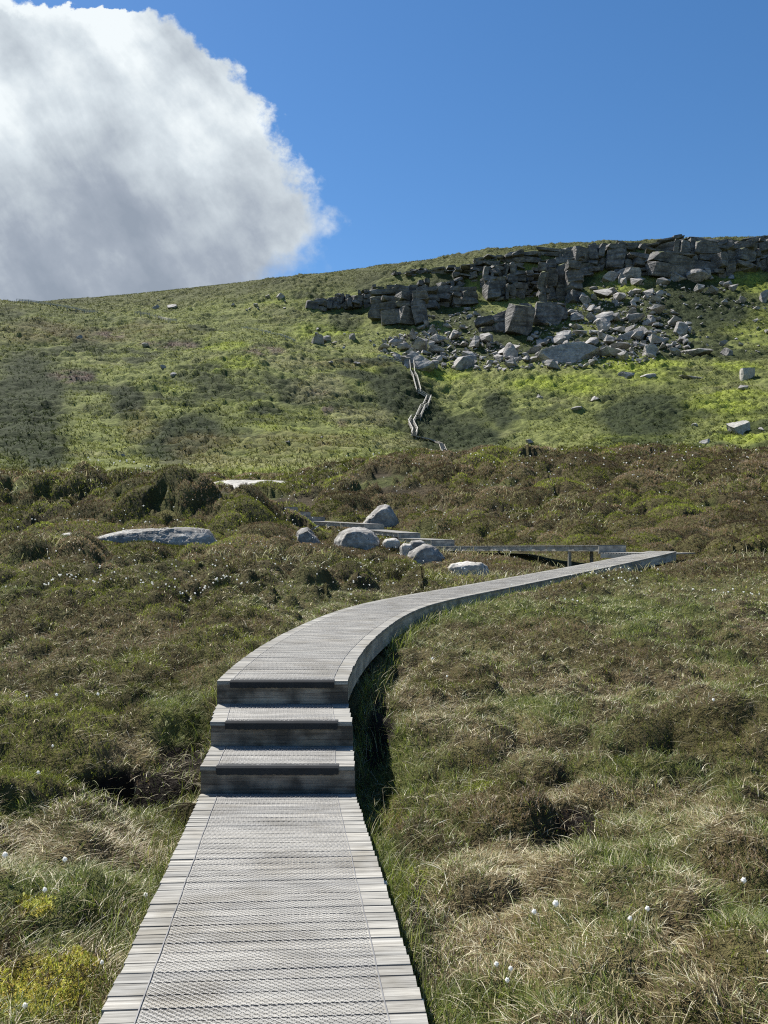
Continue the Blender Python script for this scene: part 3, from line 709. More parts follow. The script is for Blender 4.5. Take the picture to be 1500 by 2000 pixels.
# template rocks for the scree
TPL = []
for k in range(18):
    P, Fc = angular(400 + k, 11 + k % 6)
    TPL.append(mesh_np('scree_boulder', P, Fc, smooth=False)); TPL[-1].materials.append(M_rock_far)
def in_poly(x, y, poly):
    c = False; n = len(poly); j = n - 1
    for i in range(n):
        xi, yi = poly[i]; xj, yj = poly[j]
        if (yi > y) != (yj > y) and x < (xj - xi) * (y - yi) / (yj - yi) + xi: c = not c
        j = i
    return c
SCR = [  # outline in photo pixels, how many, size range in pixels, label, group
    ([(985, 690), (1060, 640), (1110, 600), (1180, 570), (1290, 575), (1345, 640), (1350, 690), (1230, 715), (1090, 722), (1000, 722)], 138, (10, 36), 'angular grey boulder among the dense scree below the middle cliff', 'boulders of the main scree'),
    ([(750, 660), (850, 650), (960, 665), (1010, 690), (1000, 725), (880, 722), (800, 715), (740, 690)], 70, (9, 30), 'angular grey boulder in the lower scree right above the stairs', 'boulders of the lower left scree'),
    ([(1160, 545), (1430, 545), (1480, 600), (1400, 610), (1300, 590), (1150, 570)], 24, (7, 22), 'grey boulder scattered on the turf just below the skyline cliff', 'boulders under the skyline cliff'),
    ([(1380, 590), (1500, 600), (1500, 690), (1400, 700), (1350, 660)], 12, (5, 14), 'small grey boulder scattered on the dark slope at the right', 'boulders on the right slope'),
    ([(820, 620), (930, 600), (960, 640), (900, 660), (820, 655)], 16, (7, 18), 'grey boulder on the turf between the two left crags and the scree', 'boulders between crags and scree'),
    ([(600, 610), (740, 640), (740, 690), (640, 680), (590, 640)], 8, (5, 10), 'small grey stone on the slope under the low left crag', 'stones under the low left crag'),
    ([(250, 590), (560, 575), (590, 610), (420, 622), (260, 605)], 8, (5, 9), 'small dark rock in the heather under the left skyline', 'rocks under the left skyline'),
]
rr = random.Random(5)
for poly, cnt, (s0, s1), lab, grp in SCR:
    k = 0
    xs = [p[0] for p in poly]; ys = [p[1] for p in poly]
    pts = []
    while k < cnt:
        x, y = rr.uniform(min(xs), max(xs)), rr.uniform(min(ys), max(ys))
        if not in_poly(x, y, poly): continue
        s = s0 + (s1 - s0) * rr.random() ** 2.0
        if any(math.hypot(x - a, (y - b) * 1.4) < (s + c) * .33 for a, b, c in pts): 
            if rr.random() < .97: continue
        pts.append((x, y, s)); k += 1
        X, Y, Z = ground_at(x, y, 240 if x > 740 else 230)
        o = bpy.data.objects.new('boulder', TPL[rr.randrange(len(TPL))]); COL.objects.link(o)
        w = s * 1.2 / F * Y
        o.location = (X, Y, Z + w * .22)
        o.rotation_euler = (rr.uniform(-.5, .5), rr.uniform(-.5, .5), rr.uniform(0, 6.28))
        o.scale = (w * rr.uniform(.9, 1.4), w * rr.uniform(.8, 1.2), w * rr.uniform(.6, 1.0))
        tag(o, lab, 'boulder', grp)

# small rubble between the boulders
rub = []
for poly, cnt, lo in ((SCR[0][0], 900, 3), (SCR[1][0], 480, 3), (SCR[2][0], 90, 3), (SCR[3][0], 50, 2), (SCR[4][0], 80, 3), ([(700, 640), (1000, 600), (1000, 640), (740, 690)], 60, 2)):
    xs = [p[0] for p in poly]; ys = [p[1] for p in poly]; k = 0
    while k < cnt:
        x, y = rr.uniform(min(xs), max(xs)), rr.uniform(min(ys), max(ys))
        if not in_poly(x, y, poly): continue
        k += 1; X, Y, Z = ground_at(x, y, 240)
        w = (lo + 6 * rr.random() ** 2) / F * Y; V, Fc = angular(900 + rr.randrange(40), 10)
        V = rotz(V * np.array([w * rr.uniform(.9, 1.4), w, w * rr.uniform(.6, 1)]), rr.uniform(0, 6.28), rr.uniform(-.6, .6), rr.uniform(-.6, .6)) + np.array([X, Y, Z + w * .15])
        rub.append((V, Fc))
V, Fc = join(rub); o = link('scree_rubble', mesh_np('scree_rubble', V, Fc), M_rock_far); tag(o, 'small rubble filling the gaps of the boulder scree', 'scree', kind='stuff')

# ------------------------------------------------------------------ crags
BOXV = None
def block(c, size, rot, seed, tilt=.12):
    """a jointed rock block: a chipped box with sharp edges"""
    r = np.random.default_rng(seed); P = []
    for x in (-.5, .5):
        for y in (-.5, .5):
            for z in (-.5, .5):
                q = np.array([x, y, z]) * (1 - r.uniform(0, .34, 3) * np.array([1, .6, 1]))
                if r.random() < .7:      # a chipped corner gives three points
                    for a in range(3):
                        e = q.copy(); e[a] *= r.uniform(.35, .8); P.append(e)
                else: P.append(q)
    P, Fc = hull(np.array(P))
    P = P * np.array(size)
    return rotz(P, rot, r.uniform(-tilt, tilt), r.uniform(-tilt, tilt)) + np.array(c), Fc
def crag(label, rows, seed, name='crag', tilt=.26):
    """rows: (x0, x1, y top, y bottom, block width px, block height px, depth shift m) in photo pixels, laid on the slope"""
    r = random.Random(seed); parts = []
    for row in rows:
        (x0, x1, yt0, yt1, yb0, yb1, bw, bh) = row[:8]; bulge = row[8] if len(row) > 8 else 1.0
        x = x0; step = 0.0
        while x < x1:
            w = bw * r.choice([.4, .7, 1.0, 1.4, 1.9]) * r.uniform(.8, 1.2); t = min(1, (x + w / 2 - x0) / max(1, (x1 - x0)))
            step = .5 * step + r.uniform(-2.5, 2.5)
            yt = yt0 + (yt1 - yt0) * t + r.uniform(-2.0, 2.5); yb = yb0 + (yb1 - yb0) * t + r.uniform(-3, 4)
            X0, Yb, Zb = ground_at(x + w / 2, yb, 250, 430)
            y = yb; back = step
            while y > yt:
                h = min(bh * r.choice([.3, .45, .7, 1.0, 1.3]) * r.uniform(.8, 1.2), y - yt + 2)
                Yc = Yb + back + r.uniform(-1.6, 1.6) * bulge
                Wm = w / F * Yc * r.uniform(1.0, 1.3); Hm = h / F * Yc * r.uniform(1.05, 1.3)
                D = r.uniform(6, 9)
                X = (x + w / 2 - CX) / F * Yc; Z = (HY - (y - h / 2)) / F * Yc
                parts.append(block((X, Yc + D / 2 - 1, Z), (Wm, D, Hm), r.uniform(-.45, .45), r.randrange(10 ** 6), tilt))
                y -= h; back += (h / F * Yc) * r.uniform(.05, .6)
            x += w * .9
    V, Fc = join(parts)
    o = link(name, mesh_np(name, V, Fc), M_cliff); tag(o, label, 'crag', 'gritstone crags along the ridge'); return o
crag('long dark cliff band along the skyline at the right, broken by joints', [
    (1095, 1125, 486, 484, 560, 545, 16, 26), (1118, 1215, 485, 479, 542, 530, 20, 30), (1205, 1320, 500, 490, 534, 538, 42, 22), (1205, 1330, 478, 469, 500, 492, 26, 10), (1150, 1215, 481, 478, 500, 496, 24, 9),
    (1320, 1420, 470, 471, 532, 540, 30, 28), (1340, 1400, 468, 470, 505, 508, 34, 18), (1415, 1530, 472, 466, 528, 530, 20, 18), (1450, 1530, 466, 464, 490, 488, 26, 9)], 2, 'cliff')
crag('stacked grey buttress left of the long skyline cliff, above the great leaning slabs', [
    (945, 1010, 520, 512, 560, 560, 14, 20, 1.6), (948, 1000, 545, 540, 586, 584, 12, 26), (1000, 1110, 530, 520, 584, 582, 18, 9, 1.8), (1055, 1110, 515, 505, 600, 590, 24, 34), (1000, 1110, 494, 484, 524, 512, 34, 9, 1.6), (925, 1000, 506, 496, 520, 514, 18, 8, 1.5)], 3)
crag('great leaning slabs at the foot of the stacked buttress', [
    (936, 985, 628, 612, 645, 650, 34, 30), (975, 1020, 608, 598, 648, 648, 30, 52), (1012, 1060, 596, 592, 645, 640, 30, 56), (1050, 1100, 592, 598, 632, 622, 24, 36)], 13, tilt=.3)
crag('dark steep crag of tall fluted blocks left of the stacked buttress', [
    (712, 748, 578, 568, 606, 620, 22, 44), (744, 832, 582, 566, 634, 634, 22, 42, 1.6), (765, 832, 562, 550, 590, 590, 18, 18, 1.5), (716, 760, 572, 568, 584, 590, 14, 10)], 4, tilt=.2)
crag('small dark crag of piled blocks between the fluted crag and the buttress', [
    (832, 905, 562, 558, 603, 598, 15, 14, 1.8), (855, 905, 550, 545, 572, 570, 12, 11, 1.8), (885, 950, 524, 512, 544, 548, 13, 10, 1.8)], 5, tilt=.25)
crag('low long outcrop at the far left end of the crags', [(597, 660, 590, 582, 608, 602, 11, 14, 1.3), (650, 715, 582, 570, 602, 598, 12, 14, 1.3)], 6, tilt=.2)
crag('thin broken ledge on the ridge above the fluted crag', [(765, 880, 533, 524, 541, 534, 12, 7, 1.4)], 8)
crag('short broken ledge close above the left end of the fluted crag', [(725, 775, 560, 556, 570, 566, 14, 8)], 18)
crag('small square stone knob standing on the highest point of the skyline', [(1309, 1324, 464, 464, 476, 476, 16, 16)], 9)

# ------------------------------------------------------------------ boards
def board(c, ax, ay, az, L, Wd, T, ru=None):
    """box with centre c, axes ax (length L), ay (width Wd), az (thickness T); UVs run in metres along the grain"""
    c = np.array(c, float); ax, ay, az = [np.array(v, float) for v in (ax, ay, az)]
    V = []
    for sx in (-.5, .5):
        for sy in (-.5, .5):
            for sz in (-.5, .5):
                V.append(c + ax * L * sx + ay * Wd * sy + az * T * sz)
    Fc = [(0, 1, 3, 2), (4, 6, 7, 5), (0, 4, 5, 1), (2, 3, 7, 6), (0, 2, 6, 4), (1, 5, 7, 3)]
    dims = [(1, 2), (1, 2), (0, 2), (0, 2), (0, 1), (0, 1)]
    o = (ru or random).uniform(0, 50); o2 = (ru or random).uniform(0, 50)
    uv = []
    for f, (d0, d1) in zip(Fc, dims):
        for v in f:
            q = ((v >> 2) & 1, (v >> 1) & 1, v & 1)
            s = (L, Wd, T)
            if d0 == 0: uv.append((q[0] * L + o, q[d1] * s[d1] + o2))
            else: uv.append((q[2] * T * .3 + o, q[1] * Wd * 1.5 + o2))
    return np.array(V), np.array(Fc), uv
def orient_fix(V, Fc):
    return Fc
def boards_obj(name, lst, mat, parent=None):
    Vs, Fs, U, o = [], [], [], 0
    for V, Fc, uv in lst:
        Vs.append(V); Fs.append(Fc + o); U += uv; o += len(V)
    me = mesh_np(name, np.concatenate(Vs), np.concatenate(Fs), None, U)
    return link(name, me, mat, parent)

def frame(th, slope=0.0):
    t = np.array([math.sin(th), math.cos(th), slope]); t /= np.linalg.norm(t)
    nrm = np.array([math.cos(th), -math.sin(th), 0.0])
    up = np.cross(nrm, t)
    return t, nrm, up if up[2] > 0 else -up

pr = random.Random(3)
def lay_planks(path, s0, s1, parent, pitch=.09, maxn=100, thick=.034, width=W):
    """path(s) -> X, Y, z, th, slope;   one board mesh per plank, the farthest beyond maxn as one part"""
    s = s0; k = 0; rest = []
    while s < s1 - .03:
        wd = pitch * pr.uniform(.93, 1.07)
        if s + wd > s1: wd = s1 - s
        gap = pr.choice([.005, .007, .009, .011, .013])
        X, Y, z, th, sl = path(s + wd / 2)
        th2 = th + pr.uniform(-.006, .006)
        t, nr, up = frame(th2, sl)
        b = board((X + nr[0] * pr.uniform(-.003, .003), Y, z - thick / 2 + pr.uniform(-.0015, .0015)), nr, t, up, width + pr.uniform(-.006, .006), wd - gap, thick, pr)
        if k < maxn: boards_obj('plank', [b], M_deck, parent)
        else: rest.append(b)
        k += 1; s += wd
    if rest:
        o = boards_obj('far_planks', rest, M_deck, parent); o['kind'] = 'stuff'
    return k

def strip_side(pathfn, s0, s1, side, off, top, bottom, thick, name, mat, parent, step=.25):
    """vertical board running along the deck edge"""
    n = max(2, int((s1 - s0) / step)); V = []; Fq = []; U = []
    for i in range(n + 1):
        s = s0 + (s1 - s0) * i / n
        X, Y, z, th, sl = pathfn(s)
        nx, ny = math.cos(th) * side, -math.sin(th) * side
        for o, zz in ((off, top), (off, bottom), (off - thick, bottom), (off - thick, top)):
            V.append((X + nx * o, Y + ny * o, z + zz))
    H_ = top - bottom
    vv = [(0, H_), (H_, H_ + thick), (0, H_), (0, thick)]
    for i in range(n):
        for q in range(4):
            a = i * 4 + q; b = i * 4 + (q + 1) % 4
            Fq.append((a, b, b + 4, a + 4)); sa = (s1 - s0) * i / n + s0; sb = (s1 - s0) * (i + 1) / n + s0
            w0, w1 = (0, H_) if q in (0, 2) else (0, thick)
            U += [(sa, w0), (sa, w1), (sb, w1), (sb, w0)]
    e = 4 * n
    Fq += [(0, 3, 2, 1), (e, e + 1, e + 2, e + 3)]; U += [(0, 0), (.02, 0), (.02, .1), (0, .1)] * 2
    return link(name, mesh_np(name, V, Fq, None, U), mat, parent)

def wire_sheet(pathfn, s0, s1, u0, u1, parent, cell=.017, seg=.013, w=.0034, lift=.004, name='wire_mesh'):
    """galvanised netting stretched over the planks: real zigzag wires lying just above the boards"""
    ss = np.arange(s0, s1, seg); us = np.arange(u0, u1 + cell / 2, cell)
    P = np.array([pathfn(s) for s in ss])
    nrm = np.stack([np.cos(P[:, 3]), -np.sin(P[:, 3])], 1); tg = np.stack([np.sin(P[:, 3]), np.cos(P[:, 3])], 1)
    zz = np.where(np.arange(len(ss)) % 2 == 0, 1, -1)
    Vs = []; Fs = []; o = 0
    wob = .006 * fbm(ss * 3, ss * 0, 1, 3, 5)
    for k, u in enumerate(us):
        uu = u + wob + zz * cell * .42 * (1 if k % 2 else -1)
        edge = (k == 0 or k == len(us) - 1)
        if edge: uu = u + wob + .0 * zz
        ww = w * (1.5 if edge else 1)
        cx = P[:, 0] + nrm[:, 0] * uu; cy = P[:, 1] + nrm[:, 1] * uu; cz = P[:, 2] + lift + .0012 * np.sin(ss * 31 + u * 17) + .0012
        a = np.stack([cx - nrm[:, 0] * ww / 2, cy - nrm[:, 1] * ww / 2, cz], 1); b = np.stack([cx + nrm[:, 0] * ww / 2, cy + nrm[:, 1] * ww / 2, cz + .0006], 1)
        V = np.empty((len(ss) * 2, 3)); V[0::2] = a; V[1::2] = b
        i = np.arange(len(ss) - 1) * 2
        Fs.append(np.stack([i, i + 1, i + 3, i + 2], 1) + o); Vs.append(V); o += len(V)
    return link(name, mesh_np(name, np.concatenate(Vs), np.concatenate(Fs)), M_wire, parent)

# lower boardwalk: from behind the photographer to the foot of the three steps
def low_path(s):
    Y = s
    X = -.827 - (Y - 5.98) * .122
    return X, Y, -1.56 - .0717 * Y, -.055 * min(1, max(0, (5.98 - Y) / 1.5)), -.0717
lowb = thing('boardwalk', 'lower straight stretch of weathered grey boardwalk nearest the viewer, running down to the three steps', 'boardwalk', (0, 0, 0))
lay_planks(low_path, .3, 5.975, lowb)
wire_sheet(low_path, .9, 5.95, -.465, .455, lowb)
strip_side(low_path, .3, 5.95, 1, .575, -.036, -.20, .045, 'side_board', M_side, lowb)
strip_side(low_path, .3, 5.95, -1, .575, -.036, -.20, .045, 'side_board', M_side, lowb)
# three steps
steps = thing('boardwalk_steps', 'three wooden steps with dark stained risers joining the lower and the curving boardwalk', 'steps', (0, 0, 0))
SY = [5.98, 6.50, 7.03]; SX = [-.827, -.8645, -.929]
def riser(cx, Y, z0, z1, w=W):
    b = board((cx, Y + .02, (z0 + z1) / 2), (1, 0, 0), (0, 0, 1), (0, 1, 0), w, z1 - z0, .04, pr)
    return boards_obj('riser', [b], M_riser, steps)
def step_path(i, z0, z1):
    def f(s):
        t = (s - SY[i]) / (SY[i + 1] - SY[i])
        return SX[i] + (SX[i + 1] - SX[i]) * t, s, z0 + (z1 - z0) * t, 0.0, (z1 - z0) / .52
    return f
zt = [(-1.778, -1.760), (-1.556, -1.520)]
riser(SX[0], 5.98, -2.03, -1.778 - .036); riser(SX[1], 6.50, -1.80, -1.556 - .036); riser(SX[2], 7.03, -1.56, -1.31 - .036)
for i, (z0, z1) in enumerate(zt):
    sp = step_path(i, z0, z1)
    lay_planks(sp, SY[i] - .012, SY[i + 1], steps, pitch=.13)
    wire_sheet(sp, SY[i] + .0, SY[i + 1] - .02, -.47, .455, steps)
    for sd in (-1, 1):
        strip_side(sp, SY[i] + .045, SY[i + 1] + .02, sd, .575, -.037, -.42, .045, 'side_board', M_side, steps)
for cx, Y, z in ((SX[0], SY[0], -1.778), (SX[1], SY[1], -1.556), (SX[2], SY[2], -1.31)):
    # the netting is folded over the edge of each step as a dark fringe
    V = []; Fq = []; nn = 60
    for i in range(nn + 1):
        x = cx - .475 + .95 * i / nn; j = pr.uniform(-.004, .004)
        V += [(x, Y + .05, z + .006), (x, Y - .016, z + .007), (x, Y - .03, z - .008), (x, Y - .024 + j * .3, z - .062 + j)]
    for i in range(nn):
        for q in range(3):
            a = i * 4 + q; Fq.append((a, a + 1, a + 5, a + 4))
    link('nosing', mesh_np('nosing', V, Fq), M_nose, steps)

# curving boardwalk
def cur_path(s):
    i = min(max(s / cs[-1] * (len(cs) - 1), 0), len(cs) - 1.001); k = int(i); f = i - k
    th = cTh[k] + (cTh[k + 1] - cTh[k]) * f
    if s < 1.0: th = th * s
    return (cX[k] + (cX[k + 1] - cX[k]) * f, cY[k] + (cY[k + 1] - cY[k]) * f, cZ[k] + (cZ[k + 1] - cZ[k]) * f, th, (cZ[k + 1] - cZ[k]) / (cs[k + 1] - cs[k]))
curb = thing('boardwalk', 'long curving boardwalk sweeping up and to the right from the top of the three steps', 'boardwalk', (0, 0, 0))
lay_planks(cur_path, -.012, cs[-1], curb, pitch=.095)
wire_sheet(cur_path, .02, cs[-1] - .05, -.465, .455, curb, cell=.022, seg=.018, w=.0042)
strip_side(cur_path, .045, cs[-1], 1, .580, -.036, -.26, .045, 'side_board', M_side, curb)
strip_side(cur_path, .045, cs[-1], -1, .580, -.036, -.26, .045, 'side_board', M_side, curb)
for s in np.arange(1.5, cs[-1], 2.4):
    X, Y, z, th, sl = cur_path(s)
    for sd in (-1, 1):
        px_, py_ = X + math.cos(th) * sd * .5, Y - math.sin(th) * sd * .5
        zb = float(height(px_, py_)) - .2
        boards_obj('post', [board((px_, py_, (z - .04 + zb) / 2), (0, 0, 1), (1, 0, 0), (0, 1, 0), z - .04 - zb, .09, .09, pr)], M_post, curb)

# landing of the hairpin
land = thing('boardwalk_landing', 'small flat landing where the curving boardwalk turns back to the left', 'landing', (0, 0, 0))
lp = []
for k in range(26):
    t = (k + .5) / 26
    a = np.array([6.82, 24.22]) * (1 - t) + np.array([8.62, 22.92]) * t
    b = np.array([7.90, 24.98]) * (1 - t) + np.array([9.72, 23.95]) * t
    d = b - a; L = np.linalg.norm(d); d /= L
    lp.append(board(((a[0] + b[0]) / 2, (a[1] + b[1]) / 2, -.487), (d[0], d[1], 0), (-d[1], d[0], 0), (0, 0, 1), L, .078, .034, pr))
boards_obj('deck', lp, M_deck, land)
boards_obj('side_board', [board((7.72, 23.56, -.57), (.81, -.585, 0), (0, 0, 1), (.585, .81, 0), 2.2, .13, .045, pr)], M_side, land)

# stepped boardwalk climbing away to the left
step_run = thing('boardwalk', 'stepped boardwalk climbing away to the left behind the boulders, seen from its side', 'boardwalk', (0, 0, 0))
for i in range(len(RIS) - 1):
    x0, y0, zl, zh, d = RIS[i]; x1, y1, zl1, _, _ = RIS[i + 1]
    dv = np.array([x1 - x0, y1 - y0]); L = np.hypot(*dv); dv /= L
    nr = np.array([dv[1], -dv[0]])
    th = math.atan2(dv[0], dv[1]); sl = (zl1 - zh) / L
    def pf(s, x0=x0, y0=y0, zh=zh, dv=dv, nr=nr, th=th, sl=sl):
        return x0 + dv[0] * s + nr[0] * .6, y0 + dv[1] * s + nr[1] * .6, zh + sl * s, th, sl
    t, n_, up = frame(th, sl); lst = []
    for s in np.arange(.05, L - .02, .1):
        p = pf(s); lst.append(board((p[0], p[1], p[2] - .017), n_, t, up, W + pr.uniform(-.02, .02), .091, .034, pr))
    boards_obj('deck', lst, M_deck, step_run)
    strip_side(pf, .04, L - .0, -1, .575, -.036, -.20, .045, 'side_board', M_side, step_run)
    strip_side(pf, .04, L - .0, 1, .575, -.036, -.20, .045, 'side_board', M_side, step_run)
    # riser across the front of this flight, with a pale top edge
    rc = np.array([x0, y0]) + nr * .6
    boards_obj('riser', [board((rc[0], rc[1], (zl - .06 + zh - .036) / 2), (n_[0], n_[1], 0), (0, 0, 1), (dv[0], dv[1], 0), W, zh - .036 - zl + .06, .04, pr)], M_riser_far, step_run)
    for s in (np.arange(1.4, L, 5.0) if i == 0 else np.arange(.5, L, 2.2)):
        for sd in (-1, 1):
            p = pf(s); qx_, qy_ = p[0] + nr[0] * .5 * sd, p[1] + nr[1] * .5 * sd
            zb = float(height(qx_, qy_)) - .2
            boards_obj('post', [board((qx_, qy_, (p[2] - .04 + zb) / 2), (0, 0, 1), (1, 0, 0), (0, 1, 0), max(.1, p[2] - .04 - zb), .1, .1, pr)], M_post, step_run)

# ------------------------------------------------------------------ stairs and railings on the mountain
def hill_line(pts, ymin, n=40, lift=0.4, ymax=460):
    xs = np.array([p[0] for p in pts], float); ys = np.array([p[1] for p in pts], float)
    L = np.concatenate([[0], np.cumsum(np.hypot(np.diff(xs), np.diff(ys)))])
    out = []
    for x, y in pts:
        X, Y, Z = ground_at(x, y, ymin, ymax); out.append([X, Y, (HY - y) / F * Y])
    return np.array(out)
def stair_flight(parent, A, B, width=1.2, rails=True, rail_h=1.05, side=None, treads=True):
    A = np.array(A, float); B = np.array(B, float)
    d = B - A; L = np.linalg.norm(d); d /= L
    h = np.array([d[0], d[1], 0]); h /= np.linalg.norm(h)
    nr = side if side is not None else np.array([h[1], -h[0], 0]); up = np.cross(nr, d); up = up if up[2] > 0 else -up
    if treads:
        n = max(3, int(L / .45)); lst = []
        for k in range(n):
            c = A + (B - A) * (k + .5) / n
            lst.append(board(c, nr, h, (0, 0, 1), width - .1, .34, .05, pr))
        boards_obj('treads', lst, M_deck, parent)
        for s in (-1, 1):
            boards_obj('stringer', [board((A + B) / 2 + nr * s * (width / 2), d, up, nr, L, .30, .06, pr)], M_side, parent)
    if rails:
        for s in (-1, 1):
            off = nr * s * (width / 2 + .02)
            boards_obj('handrail', [board((A + B) / 2 + off + np.array([0, 0, rail_h]), d, nr, up, L, .16, .08, pr)], M_rail, parent)
            boards_obj('middle_rail', [board((A + B) / 2 + off + np.array([0, 0, rail_h * .55]), d, up, nr, L, .15, .06, pr)], M_rail, parent)
            n = max(1, int(L / 3.0))
            for k in range(n + 1):
                c = A + (B - A) * k / n + off
                boards_obj('post', [board(c + np.array([0, 0, rail_h / 2 - .5]), (0, 0, 1), (1, 0, 0), (0, 1, 0), rail_h + 1.0, .12, .12, pr)], M_post, parent)
LX = np.array([1.0, 0, 0])
zig = thing('zigzag_staircase', 'pale wooden zigzag staircase with handrails climbing the gully below the scree', 'staircase', (0, 0, 0))
Z = [ground_at(*p) for p in ((808, 856, 150), (811, 848, 160), (802.5, 832, 160), (808, 822, 180), (817, 820, 180), (826, 800, 190), (831, 799, 190), (838, 781, 200), (818, 770, 210), (811, 742, 220), (806, 733, 220), (804, 712, 235))]
Z = [np.array(p) + np.array([0, 0, .5]) for p in Z]
for a, b, wd in ((1, 2, 1.25), (2, 3, 1.25), (4, 5, 1.25), (6, 7, 1.3)):
    stair_flight(zig, Z[a], Z[b], wd, side=LX)
stair_flight(zig, Z[7], Z[8], 1.2)
for a, b in ((0, 1), (3, 4), (5, 6), (9, 10)): stair_flight(zig, Z[a], Z[b], 1.1, side=LX)
stair_flight(zig, Z[8], Z[9], 1.3, side=LX); stair_flight(zig, Z[10], Z[11], 1.3, side=LX)
low = thing('hillside_steps', 'low pale boardwalk and short steps leading up to the foot of the zigzag staircase', 'steps', (0, 0, 0))
Q = [np.array(ground_at(*p)) + np.array([0, 0, .35]) for p in ((872, 893, 150), (866, 880, 160), (862, 870, 165), (850, 866, 170), (836, 860, 170), (820, 857, 170), (809, 853, 170))]
stair_flight(low, Q[0], Q[1], 1.2, rails=False, side=LX); stair_flight(low, Q[1], Q[2], 1.2, rails=False, side=LX)
for a, b in zip(Q[2:-1], Q[3:]): stair_flight(low, a, b, 1.0, rails=False)
def rail_run(label, pts, ymin, width=1.2, h=1.0, ymax=460, treads=True):
    t = thing('railed_boardwalk', label, 'boardwalk', (0, 0, 0))
    P = [np.array(ground_at(x, y, ymin, ymax)) + np.array([0, 0, .35]) for x, y in pts]
    for a, b in zip(P[:-1], P[1:]): stair_flight(t, a, b, width, rail_h=h, treads=False)
rail_run('short railed boardwalk just left of the top of the zigzag staircase', [(802, 716), (784, 711), (768, 707), (752, 703), (738, 701)], 235)
rail_run('weathered railed boardwalk crossing the spur below the low left outcrop', [(575, 669), (560, 663), (545, 658), (530, 655), (515, 651), (500, 648), (486, 645), (474, 644)], 262)
rail_run('faint railed boardwalk near the skyline right of the left summit line', [(345, 628), (330, 624), (312, 620), (290, 618), (266, 614)], 295, ymax=335)
rail_run('thin pale railed boardwalk climbing to the left end of the skyline', [(188, 614), (167, 612), (150, 608), (133, 604), (115, 601), (100, 599), (78, 596), (58, 593), (35, 591)], 290, ymax=334)

# ------------------------------------------------------------------ vegetation
def deck_dist(X, Y):
    out = np.full(len(X), 99.0)
    for c0 in range(0, len(X), 60000):
        xs = X[c0:c0 + 60000, None]; ys = Y[c0:c0 + 60000, None]
        out[c0:c0 + 60000] = np.hypot(xs - deck_pts[None, :, 0], ys - deck_pts[None, :, 1]).min(1)
    return out
def scatter(r0, r1, dens, amax=33.5, seed=0, amin=0.0):
    """points on the ground, dens(r) per square metre"""
    g = np.random.default_rng(seed)
    rs = np.geomspace(r0, r1, 400); w = dens(rs) * rs * 2 * math.radians(amax - amin)
    tot = np.trapezoid(w, rs) if hasattr(np, 'trapezoid') else np.trapz(w, rs)
    cdf = np.concatenate([[0], np.cumsum((w[1:] + w[:-1]) / 2 * np.diff(rs))]); cdf /= cdf[-1]
    n = int(tot); r = np.interp(g.random(n), cdf, rs); a = g.uniform(math.radians(amin), math.radians(amax), n) * g.choice([-1, 1], n)
    X = r * np.sin(a); Y = r * np.cos(a)
    return X, Y, r
def blades(root, h, az, lean, bend, w, col, segs, g):
    """ribbon blades: lean is the starting tilt, bend how far the tip bows over"""
    n = len(h); t = np.linspace(0, 1, segs + 1)
    dx, dy = np.cos(az), np.sin(az)
    fa = az + math.pi / 2 + g.uniform(-.9, .9, n)
    wx, wy = np.cos(fa), np.sin(fa)
    V = np.empty((n, segs + 1, 2, 3), np.float32); C = np.empty((n, segs + 1, 2, 3), np.float32)
    for k, tt in enumerate(t):
        out_ = h * (lean * tt + bend * tt * tt)
        up = h * (tt * (1 - .35 * lean) - .5 * bend * tt ** 3)
        ww = w * (1 - tt) ** .7 * .5 + w * .04
        cx = root[:, 0] + dx * out_; cy = root[:, 1] + dy * out_; cz = root[:, 2] + up
        for s, sg in enumerate((-1, 1)):
            V[:, k, s, 0] = cx + sg * ww * wx; V[:, k, s, 1] = cy + sg * ww * wy; V[:, k, s, 2] = cz
        C[:, k, :, :] = col[:, None, :]
    base = (np.arange(n) * (segs + 1) * 2)[:, None]
    q = np.array([[2 * k, 2 * k + 1, 2 * k + 3, 2 * k + 2] for k in range(segs)])
    Fq = (base[:, :, None] + q[None]).reshape(-1, 4)
    return V.reshape(-1, 3), Fq, C.reshape(-1, 3)
def merge(lst):
    V = []; Fq = []; C = []; o = 0
    for v, f, c in lst:
        V.append(v); Fq.append(f + o); C.append(c); o += len(v)
    return np.concatenate(V), np.concatenate(Fq), np.concatenate(C)
def pal(g, n, cols, p, var=.25):
    c = np.array(cols)[g.choice(len(cols), n, p=p)]
    return np.clip(c * (1 + g.normal(0, var, n))[:, None], .01, .95)

